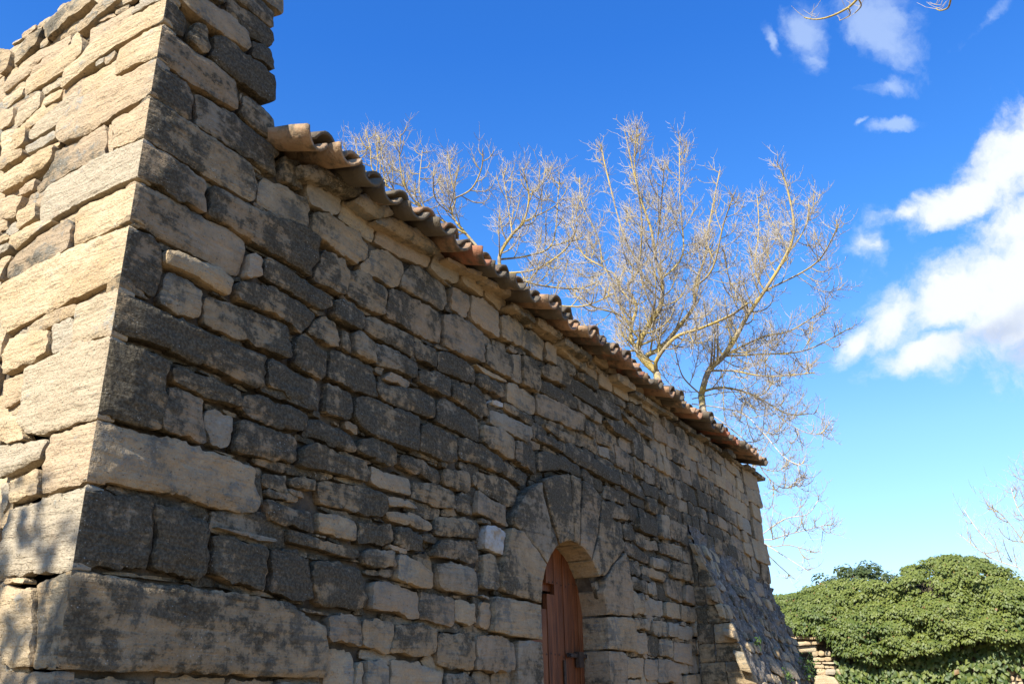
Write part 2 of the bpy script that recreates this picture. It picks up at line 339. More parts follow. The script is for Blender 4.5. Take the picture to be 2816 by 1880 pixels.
def make_stone(poly, sp, lift=0.0, gap=0.006, bevel=0.03, depth=0.09, corner=False, rough=1.0, roundness=0.16, jit=0.006, seed=0.0, tilt=None, snap=None, drop=0.6):
    """poly in wall coordinates (a along, b up) -> verts (a, b, h), faces"""
    poly = np.asarray(poly, float)
    if area(poly) < 0: poly = poly[::-1]
    if abs(area(poly)) < 2e-4: return None
    if corner: poly = np.where((poly[:, :1] < 0.07) & (np.arange(2) == 0)[None, :], -0.06, poly)
    p = inset(poly, gap)
    if area(p) <= 1e-4: return None
    p = resample(rounded(p, roundness * .16), sp)
    c = p.mean(0); q = np.c_[p * 9, np.full(len(p), seed)]
    dv = p - c; dv /= np.linalg.norm(dv, axis=1)[:, None] + 1e-9
    p = p + dv * ((fbm(q, 2) * 2.6 * jit + fbm(q * 4.0, 2) * 2.2 * jit) * 2)[:, None]
    if snap is not None: p = snap(p)
    if corner:
        lim = arris(p[:, 1]) * 0.2929; p[:, 0] = np.maximum(p[:, 0], lim)
        keep = np.ones(len(p), bool)
        for i in range(len(p)):
            if np.linalg.norm(p[i] - p[i - 1]) < sp * 0.25: keep[i] = False
        p = p[keep]
    n = len(p)
    if n < 5: return None
    is_c = (lambda v: v[0] < 0.02) if corner else None
    lo, hi = p.min(0), p.max(0)
    gx, gy = np.meshgrid(np.arange(lo[0], hi[0], sp), np.arange(lo[1], hi[1], sp * 0.87)); gx[1::2] += sp * 0.5
    g = np.stack([gx.ravel(), gy.ravel()], 1) + rng.uniform(-0.16, 0.16, (gx.size, 2)) * sp
    g = g[in_poly(g, p)]
    if len(g): g = g[edge_dist(g, p) > sp * 0.55]
    pts = np.vstack([p, g]) if len(g) else p
    try: vs, _, fs, orig, _, _ = mgeo.delaunay_2d_cdt([Vector(v) for v in pts], [], [list(range(n))], 1, 1e-6, True)
    except Exception: return None
    V = np.array([(v[0], v[1]) for v in vs]); m = len(V)
    cen = np.array([V[list(f)].mean(0) for f in fs]); fs = [f for f, k_ in zip(fs, in_poly(cen, p)) if k_]
    d = edge_dist(V, p, is_c)
    # bevel width and depth vary along the edge so that stones look worn, not machined
    q3 = np.c_[V * 3.2, np.full(m, seed)]
    bw = bevel * (1.0 + 1.3 * fbm(q3 * 2.0 + 5, 2)); tt = np.clip(d / np.maximum(bw, 0.004), 0, 1)
    bd = np.minimum(0.75 * bevel, 0.03)
    h = lift - bd * (1 - np.sqrt(np.clip(1 - (1 - tt) ** 2, 0, 1)))
    rel = fbm(np.c_[V * 5.5, np.full(m, seed)], 3) * 0.020 + fbm(np.c_[V[:, :1] * 6, V[:, 1:] * 30, np.full(m, seed + 4)], 3) * 0.018 + fbm(np.c_[V * 38, np.full(m, seed + 7)], 2) * 0.010
    fl = fbm(np.c_[V * 2.2, np.full(m, seed + 2)], 2)
    rel = rel * rough * np.where(fl > 0.1, 1.25, 0.85)
    if tilt is not None: h = h + (V - c) @ np.asarray(tilt)
    if corner:
        fade = np.clip(V[:, 0] / 0.14, 0, 1) ** 1; r = arris(V[:, 1]); a = np.minimum(V[:, 0], r)
        h = (h + rel) * fade - (bd * (1 - np.sqrt(np.clip(1 - (1 - tt) ** 2, 0, 1)))) * (1 - fade) - (r - np.sqrt(np.clip(r * r - (r - a) ** 2, 0, None)))
    else: h = h + rel
    P = np.c_[V, h]
    # skirt
    em = {}
    for f in fs:
        k = len(f)
        for i in range(k):
            e = (f[i], f[(i + 1) % k]); em[e] = em.get(e, 0) + 1
    be = [e for e in em if (e[1], e[0]) not in em]
    bv = sorted({i for e in be for i in e}); nb_ = len(bv); mp0 = {i: m + j for j, i in enumerate(bv)}; mp = {i: m + nb_ + j for j, i in enumerate(bv)}; mp2 = {i: m + 2 * nb_ + j for j, i in enumerate(bv)}
    B = P[bv].copy(); B0 = B.copy(); B1 = B.copy(); B1[:, 2] -= 0.35 * depth; B2 = B.copy(); B2[:, 2] = -depth
    if depth < 0.15: B2[:, :2] = c + (B2[:, :2] - c) * 0.97
    P = np.vstack([P, B0, B1, B2]); F = [tuple(f) for f in fs]
    for a, b in be: F.append((mp0[b], mp0[a], mp[a], mp[b])); F.append((mp[b], mp[a], mp2[a], mp2[b]))
    return P, F
FRONT = lambda P: np.c_[P[:, 0], -P[:, 2], P[:, 1]]
LEFT = lambda P: np.c_[-P[:, 2], P[:, 0], P[:, 1]]
def flip(F): return [tuple(reversed(f)) for f in F]

TRACED_FRONT = """
A8c: 1180,-60 1270,5 1365,100 1350,275 1150,160
A2: 1240,-90 1400,-60 1640,80 1815,230 1800,385 1520,215 1370,105 1290,15
A5: 1630,-60 1700,0 1985,215 1990,310 1960,340 1830,265 1640,75
A6: 1720,-70 1900,-10 2000,80 1995,195 1970,205 1700,0
A5: 1420,-80 1640,-60 1635,50 1560,20
A4: 1385,150 1510,180 1525,330 1510,410 1345,285 1362,195
A9: 1525,245 1620,240 1800,390 1985,550 1980,750 1930,735 1720,600 1520,430
A5: 1825,285 1960,350 1970,520 1810,400
A4c: 1140,170 1220,190 1500,420 1700,570 1730,640 1725,790 1690,780 1400,620 1118,412
A4: 1765,670 1960,800 1990,850 1980,1025 1730,830
A3: 1735,640 1765,670 1750,720 1733,760
A7c: 1115,420 1260,510 1390,600 1410,650 1385,875 1065,682
A5: 1420,655 1700,790 1985,1040 2025,1090 2010,1285 1860,1180 1420,900
A4c: 1065,690 1150,720 1540,970 1820,1180 1845,1330 1830,1465 1700,1400 1018,975
A3c: 1015,988 1060,1000 1480,1290 1490,1420 1480,1535 1440,1520 970,1262
B3c: 968,-40 1150,60 1700,350 1790,440 1790,490 1740,695 930,280
B0: 1795,480 1890,530 1880,680 1748,695
B7: 1510,15 1600,35 1860,200 2000,235 2160,300 2300,400 2290,580 2240,690 2091,600 1880,480 1490,235
B6c: 920,310 1050,350 1170,420 1190,480 1190,650 1140,850 1060,810 882,650
B6c: 882,655 960,660 1070,745 1060,800 1135,862 1000,830 825,770
B1: 1195,475 1290,500 1560,600 1690,680 1670,790 1640,815 1420,700 1190,595
B2: 1210,610 1400,690 1490,790 1480,850 1460,990 1400,1000 1135,870 1170,720
B8c: 860,762 920,780 1380,1010 1640,1140 1920,1245 1915,1480 1850,1490 1200,1200 800,1090
B5: 1500,810 1640,840 2000,980 2085,1034 2105,1284 1900,1210 1450,1020
B5: 1705,700 1790,710 2100,800 2200,870 2270,940 2235,1060 2150,1095 2091,1000 1690,850
C8c: 535,-145 600,-110 820,-20 830,20 810,180 785,330 485,268
C6: 840,10 900,20 1180,130 1190,180 1170,215 1020,170 835,90
C3: 830,110 900,110 1010,165 1000,250 1010,390 990,395 790,325 810,180
C2: 1030,210 1160,250 1130,420 1030,395 1015,300
C5: 1175,265 1300,290 1450,345 1470,370 1470,480 1430,490 1270,460 1140,430
C7: 1195,145 1280,150 1448,210 1510,257 1505,315 1479,339 1300,290 1190,250
C1c: 478,272 700,325 1100,440 1250,500 1260,600 1290,680 1270,740 1180,735 800,640 620,600 435,580
C7c: 440,588 600,625 755,660 755,800 730,1010 600,1015 385,1002
C7: 770,680 900,700 1040,770 1035,900 1015,1040 960,1060 740,1010 760,850
C7: 1040,820 1150,840 1290,880 1310,930 1280,1110 1230,1110 1025,1040
C0: 1310,900 1338,900 1315,1120 1288,1115
C1: 1050,790 1370,850 1370,880 1260,870 1050,808
C3c: 385,1010 560,1030 840,1075 1130,1110 1411,1160 1496,1225 1596,1280 1606,1423 1589,1540 1000,1530 270,1505
C3c: 265,1515 740,1545 800,1680 220,1680
D5: 200,320 250,330 360,400 355,590 200,510
D2: 75,475 200,520 420,640 400,850 370,860 20,670
D3p: 370,400 450,380 700,470 800,560 790,600 730,630 540,540 370,470
D0: 390,460 480,480 640,610 640,730 610,770 400,680 370,590
D0: 650,630 700,650 890,810 870,950 840,955 620,770
D1p: 800,590 860,580 1000,720 1000,750 890,790 720,640
D1p: 1000,745 1060,750 1390,980 1390,1020 1340,1040 980,840 900,800
D0: 910,820 980,840 1270,1010 1280,1080 1250,1145 1090,1080 870,950
D3: 420,735 510,735 760,880 810,970 810,1080 740,1130 640,1070 400,880
D2: 880,990 960,1000 1080,1110 1080,1180 1020,1270 960,1270 760,1140 830,1010
D0: 1290,1010 1340,1030 1460,1140 1475,1240 1440,1265 1270,1150
D5: 500,985 640,1070 685,1170 665,1350 620,1340 420,1220 470,1080
D6: 80,1055 110,1050 330,1190 540,1340 570,1420 480,1450 400,1400 70,1210
D5: 680,1150 760,1140 960,1290 940,1490 880,1480 680,1350
D3: 1130,1110 1200,1120 1400,1250 1420,1370 1370,1450 1260,1390 1040,1280 1070,1180
E5: 975,-35 1110,10 1360,150 1365,290 1350,385 1160,300 950,190
D1: 1430,1275 1540,1330 1540,1510 1500,1500 1420,1420
E0: 1545,20 1640,40 1750,140 1755,320 1730,340 1550,200
D0: 1480,1130 1530,1140 1655,1260 1650,1350 1600,1330 1480,1250
H0: 100,195 180,230 260,300 255,420 200,390 90,300
E6: 570,50 640,45 790,150 790,230 760,285 710,270 570,180
D1p: 1390,1050 1690,1190 1680,1230 1480,1130 1400,1080
H1p: 90,140 240,200 370,310 360,325 250,270 90,190
E4: 440,175 520,165 610,210 625,400 580,410 400,300
E4: 630,260 705,290 705,440 640,420
E3: 715,280 780,290 875,380 875,530 720,460
E5: 800,165 880,170 1155,320 1155,470 1120,470 790,280
E4: 885,375 950,380 1090,450 1170,520 1165,630 1140,640 1000,560 880,540
E6: 560,410 680,440 865,545 880,760 860,765 530,630 550,540
E7: 330,320 370,310 500,400 550,440 545,560 510,660 270,530 300,430
E1: 985,580 1130,640 1120,710 930,630
E5: 890,630 1000,680 1200,690 1300,760 1305,920 1270,925 960,810 880,720
E3: 1180,555 1290,570 1400,640 1405,760 1370,765 1170,660
E6: 1170,355 1260,380 1315,410 1310,560 1160,480
E6: 1325,410 1420,430 1605,540 1600,670 1320,575
E4: 1370,150 1480,170 1650,300 1660,520 1600,510 1370,400
E1: 1580,510 1829,640 1829,665 1660,600
H6: 95,625 200,650 290,730 280,890 220,870 95,790
E7: 525,650 600,650 710,720 715,890 700,940 500,890 515,760
E6: 780,750 860,760 1175,900 1165,1160 1120,1150 830,1040 720,900 740,760
E6: 100,460 470,640 480,840 440,860 100,690
E8: 400,905 460,905 730,1040 735,1160 690,1165 430,1050 340,1060
E7: 420,1080 470,1090 640,1180 800,1210 830,1300 820,1380 530,1300 300,1270 330,1120
E7: 750,1045 860,1050 1030,1120 1035,1240 990,1265 740,1170
E7: 1185,945 1300,960 1450,1050 1455,1230 1400,1240 1180,1150
E6: 1320,765 1400,770 1630,900 1640,1095 1600,1080 1310,940
E7: 1420,660 1500,670 1690,780 1690,900 1640,920 1420,770
E7: 1610,580 1680,590 1810,690 1810,780 1610,680
E0w: 1700,770 1780,800 1780,835 1700,820
H2: 135,1110 230,1140 420,1240 420,1320 380,1350 130,1210
H3: 75,1215 150,1220 300,1320 295,1470 250,1470 75,1340
E7: 1470,1040 1560,1060 1775,1200 1770,1310 1730,1305 1470,1200
E6: 1050,1165 1150,1170 1360,1280 1370,1380 1330,1390 1040,1260
E5: 1370,1270 1500,1270 1570,1290 1575,1440 1540,1450 1370,1400
E3: 1580,1300 1610,1310 1615,1390 1580,1410
G3: 35,215 150,245 220,270 295,340 280,430 240,450 45,330
E1: 840,1240 960,1290 1140,1340 1145,1470 1110,1470 830,1385
F4: 1190,45 1330,70 1490,130 1500,280 1430,270 1170,190
F7: 490,60 560,40 900,120 985,170 980,250 940,330 880,320 640,270 500,230
F3: 80,0 270,0 275,165 80,110
F4: 290,5 490,40 465,140 290,110
F5: 110,180 280,250 470,270 460,440 420,440 110,350
F2: 490,270 620,300 770,350 760,500 740,510 480,440
F5: 250,410 370,430 560,500 780,560 800,620 760,650 560,600 240,510
F4: 780,360 850,370 1030,370 1045,500 1020,540 900,540 770,530
F1: 990,165 1120,170 1230,250 1230,275 990,250
F1: 985,270 1200,290 1330,370 1330,435 1280,440 1000,350
F3: 1050,400 1150,410 1265,450 1265,590 1210,600 1040,540
F4: 1350,320 1500,320 1700,350 1705,490 1640,490 1340,470
F0w: 1720,370 1800,390 1875,430 1850,610 1700,560
F4: 1500,150 1600,150 1620,230 1640,310 1590,320 1510,290
F2: 1660,120 1750,170 1890,240 1885,400 1850,400 1640,300
F4: 1320,520 1380,490 1640,500 1655,600 1650,660 1590,680 1310,620
F1: 810,560 920,545 1040,570 1050,700 1000,700 810,680
F1: 830,705 960,700 1045,710 1045,770 1000,785 840,760
F0: 1070,600 1120,595 1230,640 1340,740 1330,860 1290,865 1040,790
F1: 1340,660 1450,660 1640,700 1675,790 1670,910 1640,915 1370,870 1345,760
F1: 1690,590 1800,610 1815,750 1810,880 1780,890 1680,860
F0: 870,780 1000,800 1250,880 1240,1080 1150,1085 860,1010
F2: 1260,880 1350,890 1485,920 1490,1140 1450,1145 1220,1090
F0: 1500,935 1660,950 1665,1120 1600,1150 1495,1110
F0: 1675,960 1755,970 1755,1160 1720,1170 1670,1140
F1: 1680,880 1755,920 1750,950 1680,930
F2: 550,1050 640,1035 790,1060 800,1290 545,1260
F1: 800,1060 1040,1105 1045,1200 1015,1330 960,1350 805,1290
F7: 140,560 300,560 400,640 440,770 440,930 360,945 110,890
F6: 440,640 620,640 800,690 830,760 860,900 860,980 760,1025 470,990 440,820
F3: 350,990 600,1040 570,1070 380,1040
F4: 1060,1120 1200,1110 1365,1150 1360,1340 1280,1380 1010,1340
F4: 1370,1170 1580,1190 1655,1260 1645,1460 1590,1470 1360,1430
G2: 30,1250 180,1260 250,1310 250,1480 200,1500 20,1480
F0: 550,1285 760,1320 760,1630 530,1630
F0: 770,1385 820,1400 800,1630 740,1630
F1: 830,1375 950,1370 1020,1440 1010,1630 820,1630
F0: 1020,1370 1230,1400 1400,1470 1400,1630 1020,1630
F3: 1410,1470 1600,1490 1700,1560 1690,1640 1410,1640
F3: 150,1540 520,1550 520,1640 150,1640
G6: 275,20 330,30 400,100 400,240 300,180 265,150
G7: 190,150 260,170 360,240 360,290 310,320 190,230
G8: 410,100 440,85 600,130 620,180 620,235 560,210 410,225
G5: 340,0 440,40 450,80 380,90 300,30
G7: 620,150 690,180 700,250 630,235
G6: 700,200 770,250 770,330 740,310 700,260
G6: 575,30 640,30 730,100 860,200 855,290 800,250 700,190 590,110
G6: 770,250 830,270 835,350 780,335
G5: 840,300 990,360 985,440 830,390
G6: 860,190 930,210 935,310 865,290
G7: 930,230 1000,250 1110,330 1110,400 1000,350 940,310
G6: 820,400 880,410 970,450 985,530 920,520 860,500
G5: 875,530 940,540 955,650 920,640
G6: 960,550 1020,560 1035,660 965,655
G8: 1050,500 1170,540 1170,640 1050,590
G4: 1040,600 1095,640 1095,720 1040,680
G4: 960,660 1040,690 1130,760 1120,810 960,740
G3: 1095,650 1180,660 1180,720 1100,720
G4: 975,775 1060,790 1075,850 1070,890 990,860
G2: 1140,760 1250,790 1255,860 1140,830
G2: 1080,810 1180,850 1220,880 1215,920 1130,890 1080,870
G4: 1000,880 1110,920 1110,1000 1010,960
G1: 1115,920 1175,920 1180,1010 1115,990
G1: 1010,970 1080,990 1085,1120 1015,1120
G1: 1090,1020 1220,1040 1220,1140 1090,1130
G1: 1225,1040 1310,1060 1315,1160 1225,1140
G2: 1030,1140 1135,1155 1130,1230 1030,1220
G2: 1140,1160 1235,1170 1235,1270 1140,1260
G1: 1240,1170 1310,1180 1305,1275 1240,1265
G1: 1032,1235 1110,1240 1110,1380 1032,1375
G7: 1115,1250 1185,1270 1180,1400 1115,1380
G1: 1185,1275 1280,1290 1280,1400 1190,1390
G0: 1280,1300 1400,1310 1410,1450 1280,1420
G1: 970,1390 1095,1400 1090,1530 970,1530
G1: 1100,1400 1180,1410 1175,1540 1100,1540
G1: 1185,1400 1320,1430 1320,1560 1180,1560
G0: 1310,1195 1415,1200 1410,1300 1310,1280
G2: 1330,1060 1440,1090 1440,1180 1330,1170
G2: 1230,900 1340,910 1335,1050 1230,1010
G1: 1350,930 1440,960 1445,1080 1345,1050
G3: 1260,790 1385,810 1385,920 1260,890
G0: 1390,820 1430,830 1430,930 1390,930
G3: 1250,670 1330,690 1330,790 1250,760
G1: 1340,720 1420,730 1420,820 1340,800
G3: 1190,490 1250,500 1250,650 1185,640
G4: 1260,520 1360,560 1360,700 1260,640
G5: 1185,670 1245,680 1245,750 1190,740
H2: 190,430 240,430 355,510 365,630 330,660 190,600
H1: 265,340 330,360 440,440 440,540 400,530 260,420
H0: 445,440 500,460 615,550 610,650 450,540
H2: 360,530 430,540 525,620 520,770 470,740 350,660
H1: 530,620 610,650 605,790 525,750
H1: 620,575 700,600 830,720 830,840 780,830 620,690
H4: 610,700 680,740 750,810 745,880 700,860 610,780
H2: 295,720 360,710 365,930 285,900
H5: 370,710 440,740 495,830 495,930 470,990 365,930
H5: 505,790 600,800 685,860 690,950 660,950 505,870
H6: 695,880 770,900 900,1000 1050,1100 1050,1200 1000,1170 690,970
H7: 500,900 560,910 755,1040 750,1110 700,1100 490,980
H2: 260,910 320,920 470,1020 475,1140 430,1150 250,1050
H3: 475,1000 540,1000 660,1080 800,1150 800,1270 740,1260 475,1140
H6: 230,1050 300,1080 440,1180 430,1240 230,1110
H5: 755,840 830,860 900,930 890,980 760,880
H1: 830,740 900,790 905,900 830,850
H1: 770,640 850,690 860,740 780,680
H0: 870,700 970,760 970,830 870,760
H0: 915,830 1000,880 1020,1000 910,930
H0: 1010,880 1110,940 1130,1060 1020,990
H0: 980,750 1250,930 1250,1010 975,850
H1: 1260,940 1430,1070 1430,1130 1260,1010
H2: 1130,970 1200,1000 1220,1080 1130,1050
H1: 1220,1020 1340,1100 1350,1180 1220,1090
H3: 760,1045 860,1090 930,1160 930,1220 770,1120
H6: 900,950 1000,990 1100,1060 1100,1110 900,1010
H6: 1110,1060 1180,1080 1290,1150 1310,1250 1110,1120
H8: 940,1180 1020,1190 1150,1280 1150,1350 1000,1270
H7: 1060,1130 1180,1190 1310,1290 1310,1340 1190,1270
H5: 810,1190 890,1220 890,1330 810,1280
H6: 900,1250 1000,1300 1010,1400 905,1350
H7: 450,1290 560,1300 640,1370 630,1420 460,1330
H4: 510,1200 720,1290 830,1340 820,1380 640,1330 520,1240
"""
TRACED_LEFT = """
A1c: 960,80 1080,-40 1175,-90 1165,-15 950,120
A1c: 620,330 940,120 1165,-15 1145,158 1000,240 840,340 680,440 440,640 470,500 600,400
A1c: 850,390 860,350 1000,260 1140,175 1110,415 830,550 835,430
A1: 575,560 835,400 825,560 740,620 560,690
A2c: 560,700 830,560 1105,425 1068,680 860,800 620,950 440,1030 390,990 400,890
A1c: 810,860 1065,690 1028,972 800,1075 800,950
A0: 760,870 780,880 790,1080 760,1110 740,1000
A3: 370,1080 450,1050 755,880 742,1110 480,1230 240,1380 225,1340 340,1180
A0c: 1020,990 980,1265 540,1470 285,1620 280,1500 330,1350 480,1240 760,1110
B0c: 968,0 932,260 740,340 500,470 510,300 540,180 760,80
A0: 0,1270 200,1140 395,1030 360,1160 250,1240 0,1400
A1: 290,830 520,640 560,700 540,760 400,870 190,1020 200,930
A0: 70,900 110,770 280,630 270,750 130,880
A0: 75,1080 105,920 200,890 180,1020 150,1050
A0: 0,1120 0,950 105,910 70,1090
A0: 300,760 290,700 430,620 420,680
A1: 0,700 160,570 150,680 0,790
A1: 165,560 360,420 600,260 590,380 450,510 150,680
A1: 0,580 300,340 290,420 170,550 0,660
A1: 630,340 640,200 740,150 930,20 960,80 760,230
A2: 530,200 740,20 870,-10 760,80 560,240
A4: 0,350 90,370 50,500 0,560
A4: 100,370 190,240 290,180 250,300 90,470
A3: 300,180 420,70 540,-10 690,0 500,130 330,290
A0: 0,810 110,760 80,880 0,930
A2: 0,1240 0,1140 170,1060 160,1110
A1: 190,1110 180,1060 390,920 395,985
A0: 120,1350 200,1290 250,1260 230,1360 130,1400
B0c: 920,312 880,645 700,760 420,900 160,1020 0,1110 0,740 220,620 500,480
B3: 30,690 40,600 110,500 490,250 510,280 495,470 380,550 60,710
B0: 130,350 140,220 270,150 260,260
B0: 10,270 20,130 120,100 180,100 140,210 120,260
B0: 0,560 100,520 30,650 0,730
B1: 110,500 70,400 140,360 300,290 400,280 200,430
B1: 0,350 110,270 120,340 50,390
B1c: 540,880 700,800 860,755 800,1095 700,1120 515,1170 510,1050
B2: 440,900 540,870 530,950 200,1090 140,1110 180,1040 360,910
B0: 370,1040 500,970 530,1010 510,1190 350,1230
B0: 0,1220 60,1110 360,1050 345,1230 0,1390
C0c: 535,-140 480,262 330,310 230,340 130,340 90,280 110,150 135,30 330,-80
C0: 0,80 130,35 100,150 0,215
C0: 0,270 90,250 110,330 130,375 0,390
C0: 0,400 90,390 235,365 200,470 0,560
C0c: 475,270 435,572 300,610 205,645 200,560 240,350
C0: 50,570 195,515 190,640 30,690
C1c: 440,590 385,1002 200,1030 20,1040 0,1000 10,900 60,720 210,670 330,620
C0: 0,580 40,580 30,700 0,740
C3c: 388,1010 270,1495 150,1490 170,1080 280,1030
C2: 0,1090 160,1080 150,1480 0,1480
C1: 20,1048 130,1040 130,1075 20,1085
C3c: 0,1510 265,1505 220,1680 0,1680
"""
TRACED_ARCH = """
G2: 225,570 300,600 360,680 465,830 450,900 435,1000 428,1060 200,1000 165,960 170,850 185,740
G4: 240,500 270,430 340,330 420,285 430,380 480,560 540,722 490,780 467,828 350,670 245,560
G5: 420,280 490,245 590,235 605,330 620,520 625,690 570,700 542,720 490,560
G4: 600,238 670,265 665,380 660,560 657,688 627,690
G3: 680,270 740,310 800,390 790,450 775,600 740,763 690,722 660,686
G3: 800,395 850,460 890,560 950,690 945,720 880,800 815,890 742,767 780,620
G3: 950,730 980,850 1000,970 1005,1130 980,1140 830,1130 820,905 882,805
G2: 830,1138 990,1145 1020,1180 1025,1290 1020,1370 990,1365 850,1350 840,1240
G2: 850,1358 930,1360 965,1390 960,1720 850,1720
G0: 125,1005 300,1040 428,1068 428,1240 422,1290 240,1270 110,1240
G3: 265,1285 420,1295 420,1720 260,1720
"""
CROPS = {'A': (0, 0, 2.614), 'B': (0, 500, 2.614), 'C': (0, 1000, 1.78125), 'D': (700, 300, 2.613), 'E': (700, 800, 2.613), 'F': (700, 1300, 2.703),
         'G': (1300, 1200, 2.306), 'H': (1300, 700, 2.614)}
def src(crop, x, y): o = CROPS[crop]; return o[0] + x / o[2], o[1] + y / o[2]
def parse(txt):
    for ln in txt.strip().splitlines():
        ln = ln.strip()
        if not ln or ln[0] == '#': continue
        head, body = ln.split(':'); n = [float(v) for v in body.replace(',', ' ').split()]
        yield head[0], head[1:], [src(head[0], n[i], n[i + 1]) for i in range(0, len(n), 2)]

# ------------------------------------------------------------------ the ground
def ground():
    n = 60; xs = np.sign(np.linspace(-1, 1, n)) * np.abs(np.linspace(-1, 1, n)) ** 3 * 900
    v = [(x, y, 0.06 * math.sin(x * 0.7) * math.cos(y * 0.5) - 0.06) for y in xs for x in xs]
    f = [(i * n + j, i * n + j + 1, (i + 1) * n + j + 1, (i + 1) * n + j) for i in range(n - 1) for j in range(n - 1)]
    o = mesh_obj('ground', v, f, SOIL); o['kind'] = 'structure'; return o
ground()

# ------------------------------------------------------------------ the stone building
bld = thing('stone_building', 'old sandstone rubble building with blackened wall, arched wooden door and tiled eave', 'building', (0, 0, 0))
class Field:
    """keeps track of what part of a wall face is already covered by stones"""
    C = 0.015
    def __init__(s, a1, b1): s.na, s.nb = int(a1 / s.C), int(b1 / s.C); s.occ = np.zeros((s.nb, s.na), bool)
    def cells(s, poly):
        lo = np.maximum((poly.min(0) / s.C).astype(int), 0); hi = np.minimum((poly.max(0) / s.C).astype(int) + 1, (s.na, s.nb))
        if (hi <= lo).any(): return None
        gx, gy = np.meshgrid(np.arange(lo[0], hi[0]), np.arange(lo[1], hi[1])); g = np.stack([gx.ravel(), gy.ravel()], 1)
        return g[in_poly((g + 0.5) * s.C, poly)]
    def mark(s, poly):
        c = s.cells(poly)
        if c is not None and len(c): s.occ[c[:, 1], c[:, 0]] = True
    def free(s, poly):
        c = s.cells(poly)
        if c is None or not len(c): return None, 0
        m = ~s.occ[c[:, 1], c[:, 0]]; return (c[m] + 0.5) * s.C, m.mean()
    def autofill(s, rows, widths, ok, emit, b0, b1, a0, a1, chip=False, wob=0.02):
        b = b0
        while b < b1:
            hgt = random.uniform(*rows); a = a0 - random.uniform(0, 0.3)
            ph = random.uniform(0, 9)
            while a < a1:
                wd = random.uniform(*widths) * (1.0 if hgt > 0.12 else 0.9)
                if random.random() < 0.12: wd *= 0.55
                q = np.array([(a, b), (a + wd, b), (a + wd, b + hgt), (a, b + hgt)]) + rng.uniform(-1, 1, (4, 2)) * (wd * 0.04, hgt * 0.07)
                q[:, 1] += wob * np.sin(q[:, 0] * 1.7 + ph * 0.0)
                if random.random() < 0.35: q = np.insert(q, 3, (q[2] + q[3]) / 2 + rng.uniform(-1, 1, 2) * (wd * 0.15, hgt * 0.08), 0)
                a += wd
                if not ok(q.mean(0)): continue
                fr, k = s.free(q)
                if fr is None or len(fr) < (13 if chip else 26): continue
                if k > 0.86: emit(q, False); s.mark(q)
                else:
                    h = mgeo.convex_hull_2d([Vector(v) for v in fr]); hp = fr[h]
                    if len(hp) < 3: continue
                    if abs(area(hp)) * 0.62 > len(fr) * s.C * s.C: continue
                    hp = hp + (hp - hp.mean(0)) * 0.06
                    emit(hp, True); s.mark(hp)
            b += hgt
def wall_top(x): return 5.72 if x < 0.76 else 4.40 + 0.018 * x

front = MB(); left = MB(); cornice = MB()
fld = Field(10.60, 5.80)
th_ = np.linspace(0, math.pi, 40)
opening = np.array([(ARC + ARR, 0)] + [(ARC + ARR * math.cos(t), ARZ + ARR * math.sin(t)) for t in th_] + [(ARC - ARR, 0)])
fld.mark(opening)
seed = [0.0]
def spacing(a, b): return float(np.clip(0.0043 * np.linalg.norm(np.array([a, 0, b]) - CAM), 0.014, 0.045))
def add_stone(mb, fn, flipf, poly, dirt_shade, white=0.0, **kw):
    seed[0] += 3.71; c = np.asarray(poly).mean(0)
    r = make_stone(poly, kw.pop('sp', None) or spacing(*c), seed=seed[0], **kw)
    if r is None: return
    P, F = r; k = len(P)
    col = np.tile([dirt_shade, random.random(), white, 1.0], (k, 1))
    mb.add(fn(P), flip(F) if flipf else F, col)
# arch and jamb stones first, each a part of its own
def on_arch(p):
    p = p.copy()
    for i, (x, z) in enumerate(p):
        if z > ARZ:
            d = math.hypot(x - ARC, z - ARZ)
            if d < ARR + 0.075: p[i] = (ARC + (x - ARC) * ARR / d, ARZ + (z - ARZ) * ARR / d)
        else:
            if abs(abs(x - ARC) - ARR) < 0.075 or abs(x - ARC) < ARR: p[i, 0] = ARC + math.copysign(ARR, x - ARC)
    return p
jw = lambda p: p + 0.006 * np.c_[fbm(np.c_[p * 14, np.zeros(len(p))], 2), fbm(np.c_[p * 14, np.ones(len(p))], 2)] * 2
k = 0
for crop, flags, pts in parse(TRACED_ARCH):
    poly = on_arch(np.array([hit(x, y, 1, 0.0)[[0, 2]] for x, y in pts]))
    if k in (8,): poly[poly[:, 1] < 1.4, 1] = 0.95
    if k in (10,): poly[poly[:, 1] < 1.4, 1] = 0.95
    fld.mark(poly)
    mb = MB(); add_stone(mb, FRONT, False, poly, 0.30 + 0.5 * int(flags[0]) / 9.0, lift=0.04, gap=0.006, bevel=0.012, depth=0.30, rough=0.55, roundness=0.07, jit=0.002, sp=0.018, snap=lambda p: jw(on_arch(p)))
    mb.build('voussoir' if k < 7 else 'jamb_stone', STONE, bld); k += 1
for side in (-1, 1):
    x0 = ARC + side * ARR; x1 = ARC + side * (ARR + 0.34); q = np.array([(min(x0, x1), 0.0), (max(x0, x1), 0.0), (max(x0, x1), 0.93), (min(x0, x1), 0.93)])
    fld.mark(q); mb = MB(); add_stone(mb, FRONT, False, q, 0.2, lift=0.02, gap=0.003, depth=0.3, rough=0.55, roundness=0.07, jit=0.003, sp=0.025); mb.build('jamb_stone', STONE, bld)
